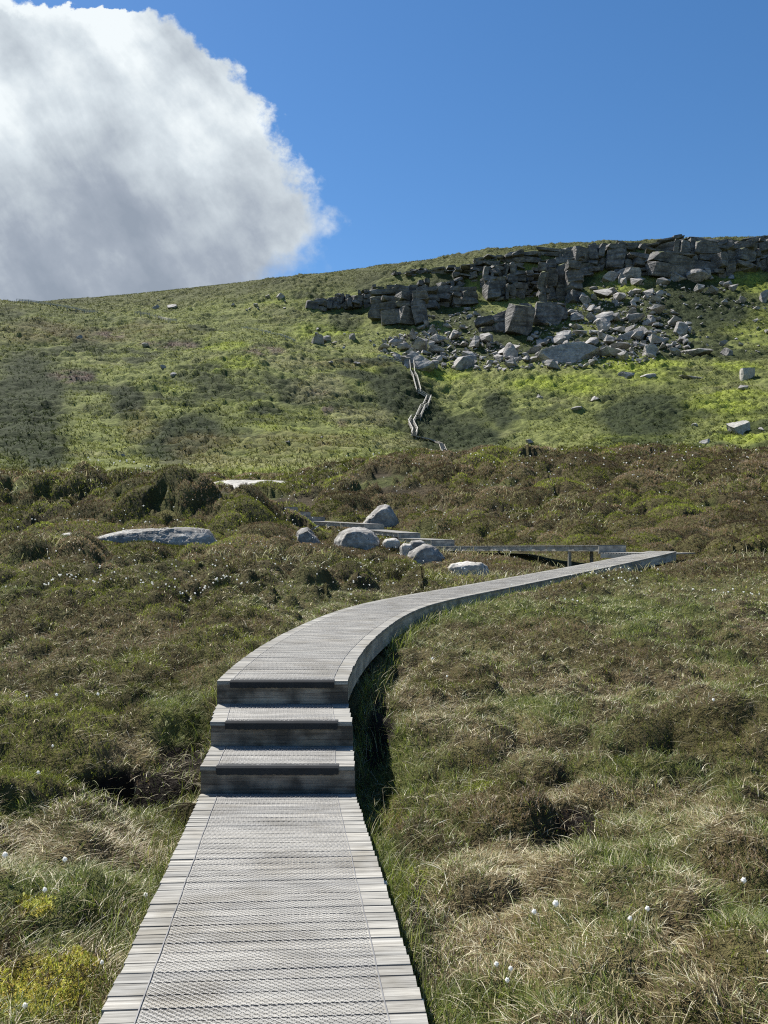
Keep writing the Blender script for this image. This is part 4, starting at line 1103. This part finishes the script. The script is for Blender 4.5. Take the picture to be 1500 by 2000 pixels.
g = np.random.default_rng(99)
GREENS = [tuple(1.15 * v for v in c_) for c_ in [(.19, .24, .035), (.105, .145, .022), (.155, .185, .030), (.070, .095, .020), (.21, .21, .06), (.13, .15, .045)]]
DRYS = [(.50, .44, .26), (.32, .26, .13), (.82, .76, .56), (.20, .14, .07), (.15, .09, .04)]
green_l, dry_l = [], []
for (r0, r1, dens, segs, sd) in ((.8, 12, lambda r: 2600 * np.minimum(1, 4 / r) ** 1.5, 2, 4), (1.7, 5.5, lambda r: 6500 + 0 * r, 3, 1), (5.5, 10, lambda r: 6500 * (5.5 / r) ** 1.9, 3, 2), (10, 30, lambda r: 2000 * (10 / r) ** 2.1, 2, 3)):
    X, Y, r = scatter(r0, r1, dens, seed=sd) if sd != 4 else scatter(r0, r1, dens, 75, 4, 33)
    k = deck_dist(X, Y) > .60 + .04 * g.random(len(X)); X, Y, r = X[k], Y[k], r[k]
    Zg = height(X, Y); h_, g_, d_, p_, m_ = cover(X, Y, Zg)
    u = g.random(len(X))
    wg = g_ * 1.25 + .22; wd = d_ + .10; tot = wg + wd
    keep = (g.random(len(X)) < np.clip(.35 + tot, 0, 1) * (1 - .78 * h_) * (1 - .75 * p_) * (1 - .8 * m_))
    isg = u < wg / tot
    tuft = fbm(X, Y, .28, 2, 77)
    for flag, store, cols, pp in ((True, green_l, GREENS, [.15, .25, .2, .15, .1, .15]), (False, dry_l, DRYS, [.27, .26, .17, .2, .1])):
        s = keep & (isg == flag); n = s.sum()
        if n == 0: continue
        hh = (g.uniform(.04, .12, n) if flag else g.uniform(.03, .095, n)) * (1 + .5 * tuft[s]) * (1 + .35 * (g.random(n) < .1))
        az = g.uniform(0, 6.28, n) * .65 + (2.2 * fbm(X[s], Y[s], .6, 2, 33))
        lean = g.uniform(.1, .7, n) if flag else g.uniform(.2, 1.5, n)
        bend = g.uniform(.1, .6, n) if flag else g.uniform(.2, 1.0, n)
        ww = np.maximum(.0034 if flag else .0038, .00055 * r[s]) * g.uniform(.7, 1.4, n)
        col = pal(g, n, cols, pp, .2)
        store.append(blades(np.stack([X[s], Y[s], Zg[s] - .01], 1), hh, az, lean, bend, ww, col, segs, g))
# long arching leaves of purple moor grass: pale highlights all over the near bog
X, Y, r = scatter(2.0, 26, lambda r: np.where(r < 6, 150, 150 * (6 / r) ** 1.1), seed=14)
k = deck_dist(X, Y) > .64; X, Y, r = X[k], Y[k], r[k]
Zg = height(X, Y); h_, g_, d_, p_, m_ = cover(X, Y, Zg)
k = g.random(len(X)) < .25 + .75 * sstep(-.1, .4, fbm(X, Y, 1.4, 3, 301)); X, Y, r, Zg = X[k], Y[k], r[k], Zg[k]
n = len(X)
dry_l.append(blades(np.stack([X, Y, Zg], 1), g.uniform(.06, .14, n), g.uniform(0, 6.28, n), g.uniform(.2, 1.2, n), g.uniform(.5, 1.3, n), np.maximum(.0048, .0008 * r) * g.uniform(.8, 1.3, n), pal(g, n, [(.66, .60, .44), (.52, .46, .30), (.42, .44, .24)], [.4, .35, .25], .15), 6, g))
# fringe of grass along the deck edges
fr = []
for i in range(len(deck_pts)):
    if deck_pts[i, 1] > 22: break
    for sd in (-1, 1):
        for q in range(26 if deck_pts[i, 1] < 8 else 34):
            a = i + 1 if i + 1 < len(deck_pts) else i
            d = deck_pts[a, :2] - deck_pts[i - 1 if i else 0, :2]; L = np.hypot(*d) + 1e-6; d /= L
            t = random.uniform(-.15, .15); o = sd * (.63 + abs(random.gauss(0, .12)))
            fr.append((deck_pts[i, 0] + d[0] * t + d[1] * o, deck_pts[i, 1] + d[1] * t - d[0] * o))
fr = np.array(fr); k = deck_dist(fr[:, 0], fr[:, 1]) > .6; fr = fr[k]; n = len(fr); rf = np.hypot(fr[:, 0], fr[:, 1])
green_l.append(blades(np.stack([fr[:, 0], fr[:, 1], height(fr[:, 0], fr[:, 1])], 1), g.uniform(.10, .30, n), g.uniform(0, 6.28, n), g.uniform(0, .4, n), g.uniform(.1, .6, n), np.maximum(.004, .0007 * rf), pal(g, n, GREENS + [(.45, .4, .24)], [.1, .2, .2, .2, .08, .1, .12]), 4, g))
# outside the view the same grass carries on more thinly, so a step aside shows no bare soil
for nm, lst, lab in (('green_grass', green_l, 'green moor grass growing across the bog beside the boardwalk'), ('dry_grass', dry_l, 'bleached dead grass blades lying over the bog')):
    v, f, c = merge(lst); o = link(nm, mesh_np(nm, v, f, c), M_grass); tag(o, lab, 'grass', kind='stuff')
    print(nm, len(f))

# heather
def leaf_cloud(root, rad, nl, size, col, g, up=.6):
    """each sprig: nl small leaves round an upright twig"""
    n = len(root); V = np.empty((n, nl, 4, 3), np.float32); C = np.empty((n, nl, 4, 3), np.float32)
    az = g.uniform(0, 6.28, n); tl = g.uniform(0, .7, n)
    ax = np.stack([np.cos(az) * tl, np.sin(az) * tl, np.ones(n)], 1)
    for k in range(nl):
        t = (k + .7) / nl
        p = root + ax * (rad * t)[:, None]
        d = g.normal(size=(n, 3)); d[:, 2] = np.abs(d[:, 2]) * 1.0 + up; d /= np.linalg.norm(d, axis=1)[:, None]
        e = np.cross(d, g.normal(size=(n, 3))); e /= np.linalg.norm(e, axis=1)[:, None]
        ln = size * g.uniform(.8, 1.6, n); wd = size * g.uniform(.22, .42, n)
        V[:, k, 0] = p - e * (wd * .5)[:, None]; V[:, k, 1] = p + e * (wd * .5)[:, None]
        V[:, k, 2] = p + d * ln[:, None] + e * (wd * .35)[:, None]; V[:, k, 3] = p + d * ln[:, None] - e * (wd * .35)[:, None]
        C[:, k] = (col * (1 + g.normal(0, .18, n))[:, None])[:, None, :]
    return V.reshape(-1, 3), np.arange(n * nl * 4).reshape(-1, 4), np.clip(C.reshape(-1, 3), .005, 1)
HCOL = 1.75 * np.array([(.074, .086, .018), (.100, .108, .022), (.090, .064, .034), (.115, .086, .056), (.15, .125, .095), (.15, .17, .030), (.054, .050, .020)])
def heather_cols(X, Y, g, bid):
    a = (bid * 7.13 % 1 - .5) * 1.1 + .16 * g.normal(size=len(X)); b = fbm(X, Y, 5, 3, 511)
    grn = (a + .8 * b) > .10 + .06 * sstep(30, 45, Y)
    pick = np.where(grn, g.choice([0, 1, 5, 6, 0], len(X)), g.choice([2, 3, 4, 2, 6, 3], len(X)))
    return HCOL[pick] * (.5 + 1.3 * (bid * 13.7 % 1) ** 1.5)[:, None]
hl = []
for (r0, r1, dens, nl, sd, kk) in ((1.8, 6, lambda r: 2600 + 0 * r, 8, 21, 0), (6, 14, lambda r: 2600 * (6 / r) ** 1.9, 6, 22, 0), (14, 80, lambda r: 560 * (14 / r) ** 1.5, 5, 23, 1)):
    X, Y, r = scatter(r0, r1, dens, seed=sd)
    k = deck_dist(X, Y) > .66; X, Y, r = X[k], Y[k], r[k]
    Zg = height(X, Y); h_, g_, d_, p_, m_ = cover(X, Y, Zg)
    pxx, pyy = proj(X, Y, Zg)
    k = (g.random(len(X)) < np.clip(h_ * 1.2 - .12, 0, 1) * (1 - .6 * p_)) ; X, Y, r, Zg, h_ = X[k], Y[k], r[k], Zg[k], h_[k]
    bh, bid = heather_height(X, Y, h_)
    k = (bh > .02) | (g.random(len(X)) < .3); X, Y, r, Zg, bh, bid = X[k], Y[k], r[k], Zg[k], bh[k], bid[k]
    zz = Zg - .02 + .03 * g.random(len(X))
    size = np.maximum(.011, .0013 * r)
    hl.append(leaf_cloud(np.stack([X, Y, zz], 1), np.maximum(.05, .0020 * r), nl, size, heather_cols(X, Y, g, bid), g))
v, f, c = merge(hl); o = link('heather', mesh_np('heather', v, f, c), M_heather); tag(o, 'olive and brown heather covering the bog and the low ridge', 'heather', kind='stuff'); print('heather', len(f))
# pale grass flecks between the heather of the ridge
X, Y, r = scatter(20, 85, lambda r: 26 * (20 / r) ** 1.0, seed=61)
k = (deck_dist(X, Y) > .7) & (fbm(X, Y, 5, 4, 601) > .12); X, Y, r = X[k], Y[k], r[k]; n = len(X)
v, f, c = blades(np.stack([X, Y, height(X, Y) + .05], 1), g.uniform(.2, .42, n), g.uniform(0, 6.28, n), g.uniform(.1, .8, n), g.uniform(.2, .9, n), .0008 * r, pal(g, n, [(.36, .33, .19), (.24, .25, .11), (.17, .19, .06)], [.4, .35, .25]), 3, g)
o = link('ridge_grass', mesh_np('ridge_grass', v, f, c), M_grass); tag(o, 'pale grass tufts standing in the heather of the low ridge', 'grass', kind='stuff')

# turf and dwarf shrubs of the mountain side
X, Y, r = scatter(88, 500, lambda r: np.where(r < 200, 1.9, 1.25), amax=32.5, seed=31)
Zg = height(X, Y); col = ground_cols(X, Y, Zg)
vis = fbm(X, Y, 9, 4, 701) + .5 * fbm(X, Y, 3, 2, 705) > -.25
X, Y, r, Zg, col = X[vis], Y[vis], r[vis], Zg[vis], col[vis]; n = len(X)
dk = col.sum(1) < .15
kp = ~dk | (g.random(n) < .45); X, Y, r, Zg, col, dk = X[kp], Y[kp], r[kp], Zg[kp], col[kp], dk[kp]; n = len(X)
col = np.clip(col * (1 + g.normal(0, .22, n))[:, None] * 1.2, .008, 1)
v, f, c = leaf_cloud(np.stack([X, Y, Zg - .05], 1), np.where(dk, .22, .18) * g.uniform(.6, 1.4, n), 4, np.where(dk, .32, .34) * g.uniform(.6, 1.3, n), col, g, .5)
o = link('mountain_turf', mesh_np('mountain_turf', v, f, c), mat_leaf('turf_leaf', .45)); tag(o, 'rough turf and dwarf shrubs on the mountain slope', 'turf', kind='stuff'); print('turf', len(f))

# yellow sphagnum cushions
X, Y, r = scatter(2.2, 6, lambda r: 9000 + 0 * r, seed=41)
Zg = height(X, Y); m_ = cover(X, Y, Zg)[4]; k = (g.random(len(X)) < m_ * .9) & (deck_dist(X, Y) > .66); X, Y, Zg = X[k], Y[k], Zg[k]; n = len(X)
lump = .045 * (1 - np.abs(fbm(X, Y, .12, 2, 801)) * 2)
v, f, c = leaf_cloud(np.stack([X, Y, Zg + lump - .01], 1), np.full(n, .012), 4, np.full(n, .011), pal(g, n, [(.46, .45, .07), (.36, .40, .08), (.36, .27, .08), (.62, .60, .20)], [.35, .3, .12, .23]), g, .8)
o = link('sphagnum_moss', mesh_np('sphagnum_moss', v, f, c), M_heather); tag(o, 'yellow sphagnum moss in the grass left of the lower boardwalk', 'moss', kind='stuff')

# dark rush tussock in front of the pale rock sheet
X, Y, Zt = (480 - CX) / F * 52.4, 52.4, (HY - 974) / F * 52.4
n = 700; az = g.uniform(0, 6.28, n)
rt = np.stack([X + g.normal(0, .22, n), Y + g.normal(0, .22, n), np.full(n, Zt)], 1)
v, f, c = blades(rt, g.uniform(.75, 1.15, n), az, g.uniform(0, .6, n), g.uniform(0, .35, n), np.full(n, .05), pal(g, n, [(.05, .045, .02), (.09, .07, .035), (.05, .06, .02)], [.4, .3, .3]), 3, g)
o = link('rush_tussock', mesh_np('rush_tussock', v, f, c), M_grass); tag(o, 'round dark brown rush tussock in front of the pale rock sheet', 'tussock')

# ------------------------------------------------------------------ cotton grass
def head_mesh():
    V, Fc = ICO[3]; r = np.random.default_rng(5)
    P = V * np.clip(1 + r.normal(0, .24, len(V)), .5, 1.7)[:, None] * np.array([1, .8, 1.1]); return P, Fc
HP, HF = head_mesh()
def cotton_verts(size, sh, bend, az):
    tip = np.array([math.cos(az) * bend, math.sin(az) * bend, sh]); k = 5; V = []; Fq = []
    w = size * .07
    for i in range(k + 1):
        t = i / k; c = np.array([tip[0] * t * t, tip[1] * t * t, sh * t])
        for a in range(3): V.append(c + w * np.array([math.cos(a * 2.1), math.sin(a * 2.1), 0]))
    for i in range(k):
        for a in range(3): Fq.append((i * 3 + a, i * 3 + (a + 1) % 3, i * 3 + 3 + (a + 1) % 3, i * 3 + 3 + a))
    return np.array(V), np.array(Fq), HP * size * .5 + tip, HF
WHITE = np.array([.93, .93, .90]); STEM = np.array([.16, .20, .07])
NEARC = [(293, 1744, 'fluffy white cotton grass head close to the left edge of the lower boardwalk, upper of two'), (290, 1767, 'fluffy white cotton grass head close to the left edge of the lower boardwalk, lower of two'),
         (205, 1885, 'white cotton grass head in green grass above the yellow moss'), (88, 1733, 'white cotton grass head among dark green grass at the left edge'), (22, 1667, 'white cotton grass head in dry grass at the far left edge'),
         (136, 1675, 'white cotton grass head in dry grass below the peat hollow'), (60, 1988, 'white cotton grass head under the yellow moss in the bottom left corner'),
         (958, 1879, 'left one of two cotton grass heads side by side low right of the boardwalk'), (990, 1885, 'right one of two cotton grass heads side by side low right of the boardwalk'),
         (1232, 1788, 'ragged double cotton grass head in the right foreground'), (1277, 1778, 'round cotton grass head just right of the ragged double one'), (1443, 1720, 'cotton grass head in dark heather near the right edge'),
         (1488, 1855, 'cotton grass head in green grass at the right edge'), (1035, 1784, 'small faint cotton grass head in dry grass right of the boardwalk'), (1074, 1763, 'faint cotton grass head above and right of the small faint one'),
         (1004, 1918, 'low cotton grass head beside the pale tussock in the right foreground'), (52, 1361, 'cotton grass head in brown heather near the left edge, level with the steps'), (105, 1358, 'ragged cotton grass head right of the one near the left edge, level with the steps'),
         (185, 1356, 'small cotton grass head left of the top step in brown heather'), (103, 1455, 'cotton grass head above the peat hollow at the left'), (80, 1510, 'faint cotton grass head at the left end of the peat hollow'),
         (1400, 1367, 'lone cotton grass head in dry grass at the right, under the brown heather'), (868, 1321, 'small cotton grass head in the grass right of the top step'), (840, 1286, 'cotton grass head in the shade beside the curving boardwalk'),
         (757, 1722, 'fluff of cotton grass on the right edge of the lower boardwalk'), (833, 1962, 'ragged cotton grass head touching the right edge of the lower boardwalk at the bottom')]
cr = random.Random(12)
def cotton_at(px, py, label, parts, group):
    X, Y, Zc = ground_at(px, py + 20 * 5 / max(3, 5), 2.2 if py > 1150 else 12, 62)
    sh = .16 if Y > 3.5 else .12
    X, Y, Zc = ground_at(px, min(1998, py + sh * F / Y * .95), 2.2, 62)
    X = (px - CX) / F * Y
    size = max(.023, .00085 * Y) * cr.uniform(.7, 1.2); az = cr.uniform(0, 6.28)
    zt = (HY - py) / F * Y - Zc
    sh = max(.06, min(.5, zt))
    SV, SF, KV, KF = cotton_verts(size, sh, .03, az)
    if parts:
        t = thing('cotton_grass', label, 'cotton grass', (X, Y, Zc), group)
        link('stem', mesh_np('stem', SV, SF, np.tile(STEM, (len(SV), 1))), M_cotton, t)
        link('flower_head', mesh_np('flower_head', KV, KF, np.tile(WHITE, (len(KV), 1)), smooth=True), M_cotton, t)
    return (SV + np.array([X, Y, Zc]), SF, KV + np.array([X, Y, Zc]), KF), (X, Y, Zc)
for px, py, lab in NEARC: cotton_at(px, py, lab, True, 'cotton grass heads nearest the boardwalk')
# one light template for the many small ones: a stem and a tufted head
P2, F2 = ICO[2]
tv = np.concatenate([P2 * .5 * (1 + np.random.default_rng(3).normal(0, .15, len(P2)))[:, None] + np.array([0, 0, 6.0]), np.array([(-.06, 0, -1), (.06, 0, -1), (.03, 0, 6), (0, .06, -1)])])
tf = np.concatenate([F2, np.array([(len(P2), len(P2) + 1, len(P2) + 2), (len(P2) + 1, len(P2) + 3, len(P2) + 2)])])
tc = np.concatenate([np.tile(WHITE, (len(P2), 1)), np.tile(STEM, (4, 1))])
T_c = mesh_np('cotton_grass', tv, tf, tc); T_c.materials.append(M_cotton)
CL = [  # photo clusters: centre, spread, count, label, group
    ((390, 1195), (45, 14), 30, 'tiny cotton grass head in the dense white cluster left of the curve', 'dense cluster left of the curving boardwalk'),
    ((720, 1135), (60, 22), 34, 'tiny cotton grass head in the heather below the row of boulders', 'heads below the row of boulders'),
    ((1210, 1135), (60, 12), 26, 'white cotton grass head beside the far end of the curving boardwalk', 'heads beside the far end of the curving boardwalk'),
    ((150, 1010), (110, 26), 30, 'tiny cotton grass head on the dark heather mounds at the left', 'heads on the left heather mounds'),
    ((300, 1120), (160, 35), 52, 'tiny cotton grass head in the heather slope under the long slab', 'heads under the long slab'),
    ((1200, 905), (280, 10), 44, 'tiny cotton grass head along the crest of the low ridge', 'heads along the ridge crest'),
    ((1440, 1215), (50, 25), 12, 'cotton grass head in the grass at the right edge above the brown heather', 'heads at the right edge'),
    ((90, 1200), (80, 14), 22, 'cotton grass head in the heather at the left edge', 'heads at the left edge'),
    ((250, 1250), (110, 25), 14, 'cotton grass head scattered in the brown heather left of the curve', 'heads in the brown heather at the left'),
    ((1110, 1240), (30, 20), 5, 'cotton grass head by the brown heather patch below the curving boardwalk', 'heads by the brown patch right of the deck'),
]
pts = []
for (cx_, cy_), (sx_, sy_), k, lab, grp in CL:
    for i in range(k):
        pts.append((cr.gauss(cx_, sx_), cr.gauss(cy_, sy_), lab, grp))
for px, py, lab, grp in pts:
    if not (2 < px < 1498): px = cr.uniform(5, 1495)
    ymin = 14 if py > 1000 else 24
    X, Y, Zc = ground_at(px, py + 6, ymin if py > 1000 else 40, 62)
    if deck_dist(np.array([X]), np.array([Y]))[0] < .75: X += 1.2
    Zc = float(height(X, Y))
    o = bpy.data.objects.new('cotton_grass', T_c); COL.objects.link(o)
    s = max(.027, .0016 * Y) * cr.uniform(.75, 1.25)
    o.location = (X, Y, Zc + .06); o.scale = (s, s, s * .9); o.rotation_euler = (cr.uniform(-.2, .2), cr.uniform(-.2, .2), cr.uniform(0, 6))
    tag(o, lab, 'cotton grass', grp)
X, Y, r = scatter(16, 66, lambda r: 1.3 * (16 / r) ** .9, seed=71)
k = (deck_dist(X, Y) > .8) & (fbm(X, Y, 6, 3, 901) > -.1) & ((X < .3 * Y) | (Y > 24)); X, Y, r = X[k], Y[k], r[k]; n = len(X); Zg = height(X, Y)
Vs = []; nv = len(P2)
sz = (np.maximum(.026, .00115 * r) * g.uniform(.6, 1.25, n))[:, None, None]
V = (P2[None] * .5 * sz) + np.stack([X, Y, Zg + .30], 1)[:, None, :]
Fq = F2[None] + (np.arange(n) * nv)[:, None, None]
o = link('cotton_grass_heads', mesh_np('cotton_grass_heads', V.reshape(-1, 3), Fq.reshape(-1, 3), np.tile(WHITE, (n * nv, 1))), M_cotton)
tag(o, 'white specks of cotton grass scattered over the distant heather', 'cotton grass', kind='stuff')

# ------------------------------------------------------------------ sky, sun, camera
EL, AZS = math.radians(53), math.radians(-43)
sd = Vector((math.sin(AZS) * math.cos(EL), math.cos(AZS) * math.cos(EL), math.sin(EL)))
sun = bpy.data.lights.new('sun', 'SUN'); sun.energy = 5.0; sun.angle = math.radians(.55); sun.color = (1, .96, .89)
so = bpy.data.objects.new('sun', sun); COL.objects.link(so); so.rotation_euler = sd.to_track_quat('Z', 'Y').to_euler()

w = bpy.data.worlds.new('World'); S.world = w; w.use_nodes = True
n = w.node_tree.nodes; l = w.node_tree.links; n.clear()
out = N(n, 'ShaderNodeOutputWorld'); bg = N(n, 'ShaderNodeBackground'); l.new(bg.outputs[0], out.inputs[0])
sky = N(n, 'ShaderNodeTexSky', sky_type='NISHITA'); sky.sun_disc = False; sky.sun_elevation = EL; sky.sun_rotation = AZS % (2 * math.pi)
sky.altitude = 400; sky.air_density = 1.0; sky.dust_density = .15; sky.ozone_density = 3.0
bg.inputs['Strength'].default_value = .070
hs = N(n, 'ShaderNodeHueSaturation'); hs.inputs['Saturation'].default_value = 1.22; l.new(sky.outputs[0], hs.inputs['Color'])
tc = N(n, 'ShaderNodeTexCoord'); sx = N(n, 'ShaderNodeSeparateXYZ'); l.new(tc.outputs['Generated'], sx.inputs[0])
def M(op, a, b=None, c=None, clamp=False):
    m = N(n, 'ShaderNodeMath', operation=op); m.use_clamp = clamp
    for i, v in enumerate((a, b, c)):
        if v is None: continue
        if isinstance(v, (int, float)): m.inputs[i].default_value = v
        else: l.new(v, m.inputs[i])
    return m.outputs[0]
yy = M('MAXIMUM', sx.outputs['Y'], .02)
U = M('DIVIDE', sx.outputs['X'], yy); Vv = M('DIVIDE', sx.outputs['Z'], yy)       # slopes of the view direction
cb = N(n, 'ShaderNodeCombineXYZ'); l.new(U, cb.inputs[0]); l.new(Vv, cb.inputs[1])
def noise(scale, det, rough, dist=0.0, vec=None, off=(0, 0, 0), sc=(1, 1, 1), rot=0):
    mp = N(n, 'ShaderNodeMapping'); mp.inputs['Location'].default_value = off; mp.inputs['Scale'].default_value = sc; mp.inputs['Rotation'].default_value = (0, 0, rot)
    l.new(vec or cb.outputs[0], mp.inputs[0])
    t = N(n, 'ShaderNodeTexNoise'); t.inputs['Scale'].default_value = scale; t.inputs['Detail'].default_value = det; t.inputs['Roughness'].default_value = rough; t.inputs['Distortion'].default_value = dist
    l.new(mp.outputs[0], t.inputs['Vector']); return t.outputs[0]
# right-hand edge of the cloud as a function of height, in slope units
fc = N(n, 'ShaderNodeFloatCurve'); cv = fc.mapping.curves[0]
edge = [(600, 620), (560, 608), (528, 622), (495, 650), (465, 685), (430, 675), (405, 655), (370, 622), (330, 588), (290, 570), (250, 556), (210, 535), (170, 505), (140, 470), (110, 435), (95, 395), (60, 340), (38, 322), (26, 296), (16, 215), (4, 95), (-14, 40), (-60, 0), (-160, -90), (-450, -220)]
def vv(y): return (HY - y) / F
V0, V1 = vv(600), vv(-450); U0, U1 = -1.0, .2
while len(cv.points) < len(edge): cv.points.new(.5, .5)
for p, (y, x) in zip(cv.points, edge):
    p.location = ((vv(y) - V0) / (V1 - V0), ((x - CX) / F - U0) / (U1 - U0))
fc.mapping.update()
nV = M('ADD', M('MULTIPLY_ADD', noise(8, 9, .6, .1, off=(2, 9, 0)), .085, -.0425), M('MULTIPLY_ADD', noise(30, 7, .6, .1, off=(6, 1, 0)), .03, -.015))
l.new(M('DIVIDE', M('SUBTRACT', M('ADD', Vv, nV), V0), V1 - V0, clamp=True), fc.inputs['Value'])
E_ = M('MULTIPLY_ADD', fc.outputs[0], U1 - U0, U0)
dist = M('SUBTRACT', E_, U)                                      # > 0 inside the cloud
nA = noise(6, 12, .60, .1); nB = noise(22, 10, .62, .15, off=(3, 1, 0)); nC = noise(3.0, 5, .5, .1, off=(7, 2, 0))
d1 = M('ADD', dist, M('MULTIPLY_ADD', nA, .22, -.105)); d1 = M('ADD', d1, M('MULTIPLY_ADD', nB, .10, -.05))
# the crown is crisp, the trailing side low on the right frays out
soft = M('MULTIPLY_ADD', M('SUBTRACT', vv(300), Vv, clamp=True), .42, .030)
al = M('DIVIDE', d1, soft, clamp=True)
al = M('SMOOTHSTEP', al, 0.0, 1.0) if False else M('MULTIPLY', M('MULTIPLY', al, al), M('SUBTRACT', 3.0, M('MULTIPLY', al, 2.0)))
# brightness: relief of the billows as the sun (high, ahead) lights them, plus a thick grey base
def relief(scale, det, rough, off, dx, dy, k):
    a = noise(scale, det, rough, .0, off=off); b = noise(scale, det, rough, .0, off=(off[0] + dx * scale * .0 + dx, off[1] + dy, 0))
    return M('MULTIPLY', M('SUBTRACT', a, b), k)
r1 = relief(3.6, 10, .55, (1, 4, 0), .035, .06, 1.25); r2 = relief(10, 8, .6, (2, 6, 0), .010, .018, .55)
al_s = M('SUBTRACT', M('MULTIPLY', U, .55), M('MULTIPLY', Vv, .83)); ac_s = M('ADD', M('MULTIPLY', U, .83), M('MULTIPLY', Vv, .55))
cs_ = N(n, 'ShaderNodeCombineXYZ'); l.new(M('MULTIPLY', al_s, .5), cs_.inputs[0]); l.new(M('MULTIPLY', ac_s, 1.35), cs_.inputs[1])
st_ = noise(7, 8, .56, .25, vec=cs_.outputs[0], off=(5, 5, 0)); streak = M('MULTIPLY_ADD', st_, 1.5, -.75)
low = M('MULTIPLY', M('SUBTRACT', vv(230), Vv, clamp=True), -2.6)
body = M('ADD', M('ADD', .80, low), M('MULTIPLY_ADD', nC, 1.3, -.74))
body = M('ADD', body, M('MULTIPLY', M('SUBTRACT', .16, d1, clamp=True), 2.2))
tone = M('ADD', M('ADD', M('ADD', body, streak), r1), r2, clamp=True)
cr_ = ramp(n, [(0.0, (.175, .205, .25)), (.25, (.215, .245, .29)), (.5, (.30, .335, .37)), (.75, (.395, .435, .465)), (1.0, (.515, .55, .565))])
l.new(tone, cr_.inputs[0])
sc_ = N(n, 'ShaderNodeVectorMath', operation='SCALE'); l.new(cr_.outputs[0], sc_.inputs[0]); sc_.inputs['Scale'].default_value = 1 / .0745
mx = N(n, 'ShaderNodeMix', data_type='RGBA'); l.new(al, mx.inputs[0]); l.new(hs.outputs[0], mx.inputs[6]); l.new(sc_.outputs[0], mx.inputs[7])
front = M('GREATER_THAN', sx.outputs['Y'], .03)
mz = N(n, 'ShaderNodeMix', data_type='RGBA'); l.new(front, mz.inputs[0]); l.new(hs.outputs[0], mz.inputs[6]); l.new(mx.outputs[2], mz.inputs[7])
l.new(mz.outputs[2], bg.inputs['Color'])

cam = bpy.data.cameras.new('camera'); co = bpy.data.objects.new('camera', cam); COL.objects.link(co)
cam.sensor_fit = 'VERTICAL'; cam.sensor_height = 36; cam.lens = 27; cam.shift_y = .025; cam.clip_end = 20000; cam.clip_start = .05
co.location = (0, 0, 0); co.rotation_euler = (math.pi / 2, 0, 0); S.camera = co
S.view_settings.view_transform = 'Standard'; S.view_settings.look = 'None'; S.view_settings.exposure = 0.90; S.view_settings.gamma = 1
S.render.resolution_x = 768; S.render.resolution_y = 1024
S.cycles.use_denoising = False
S.cycles.filter_width = 1.15
S.cycles.max_bounces = 6; S.cycles.diffuse_bounces = 3; S.cycles.transmission_bounces = 3
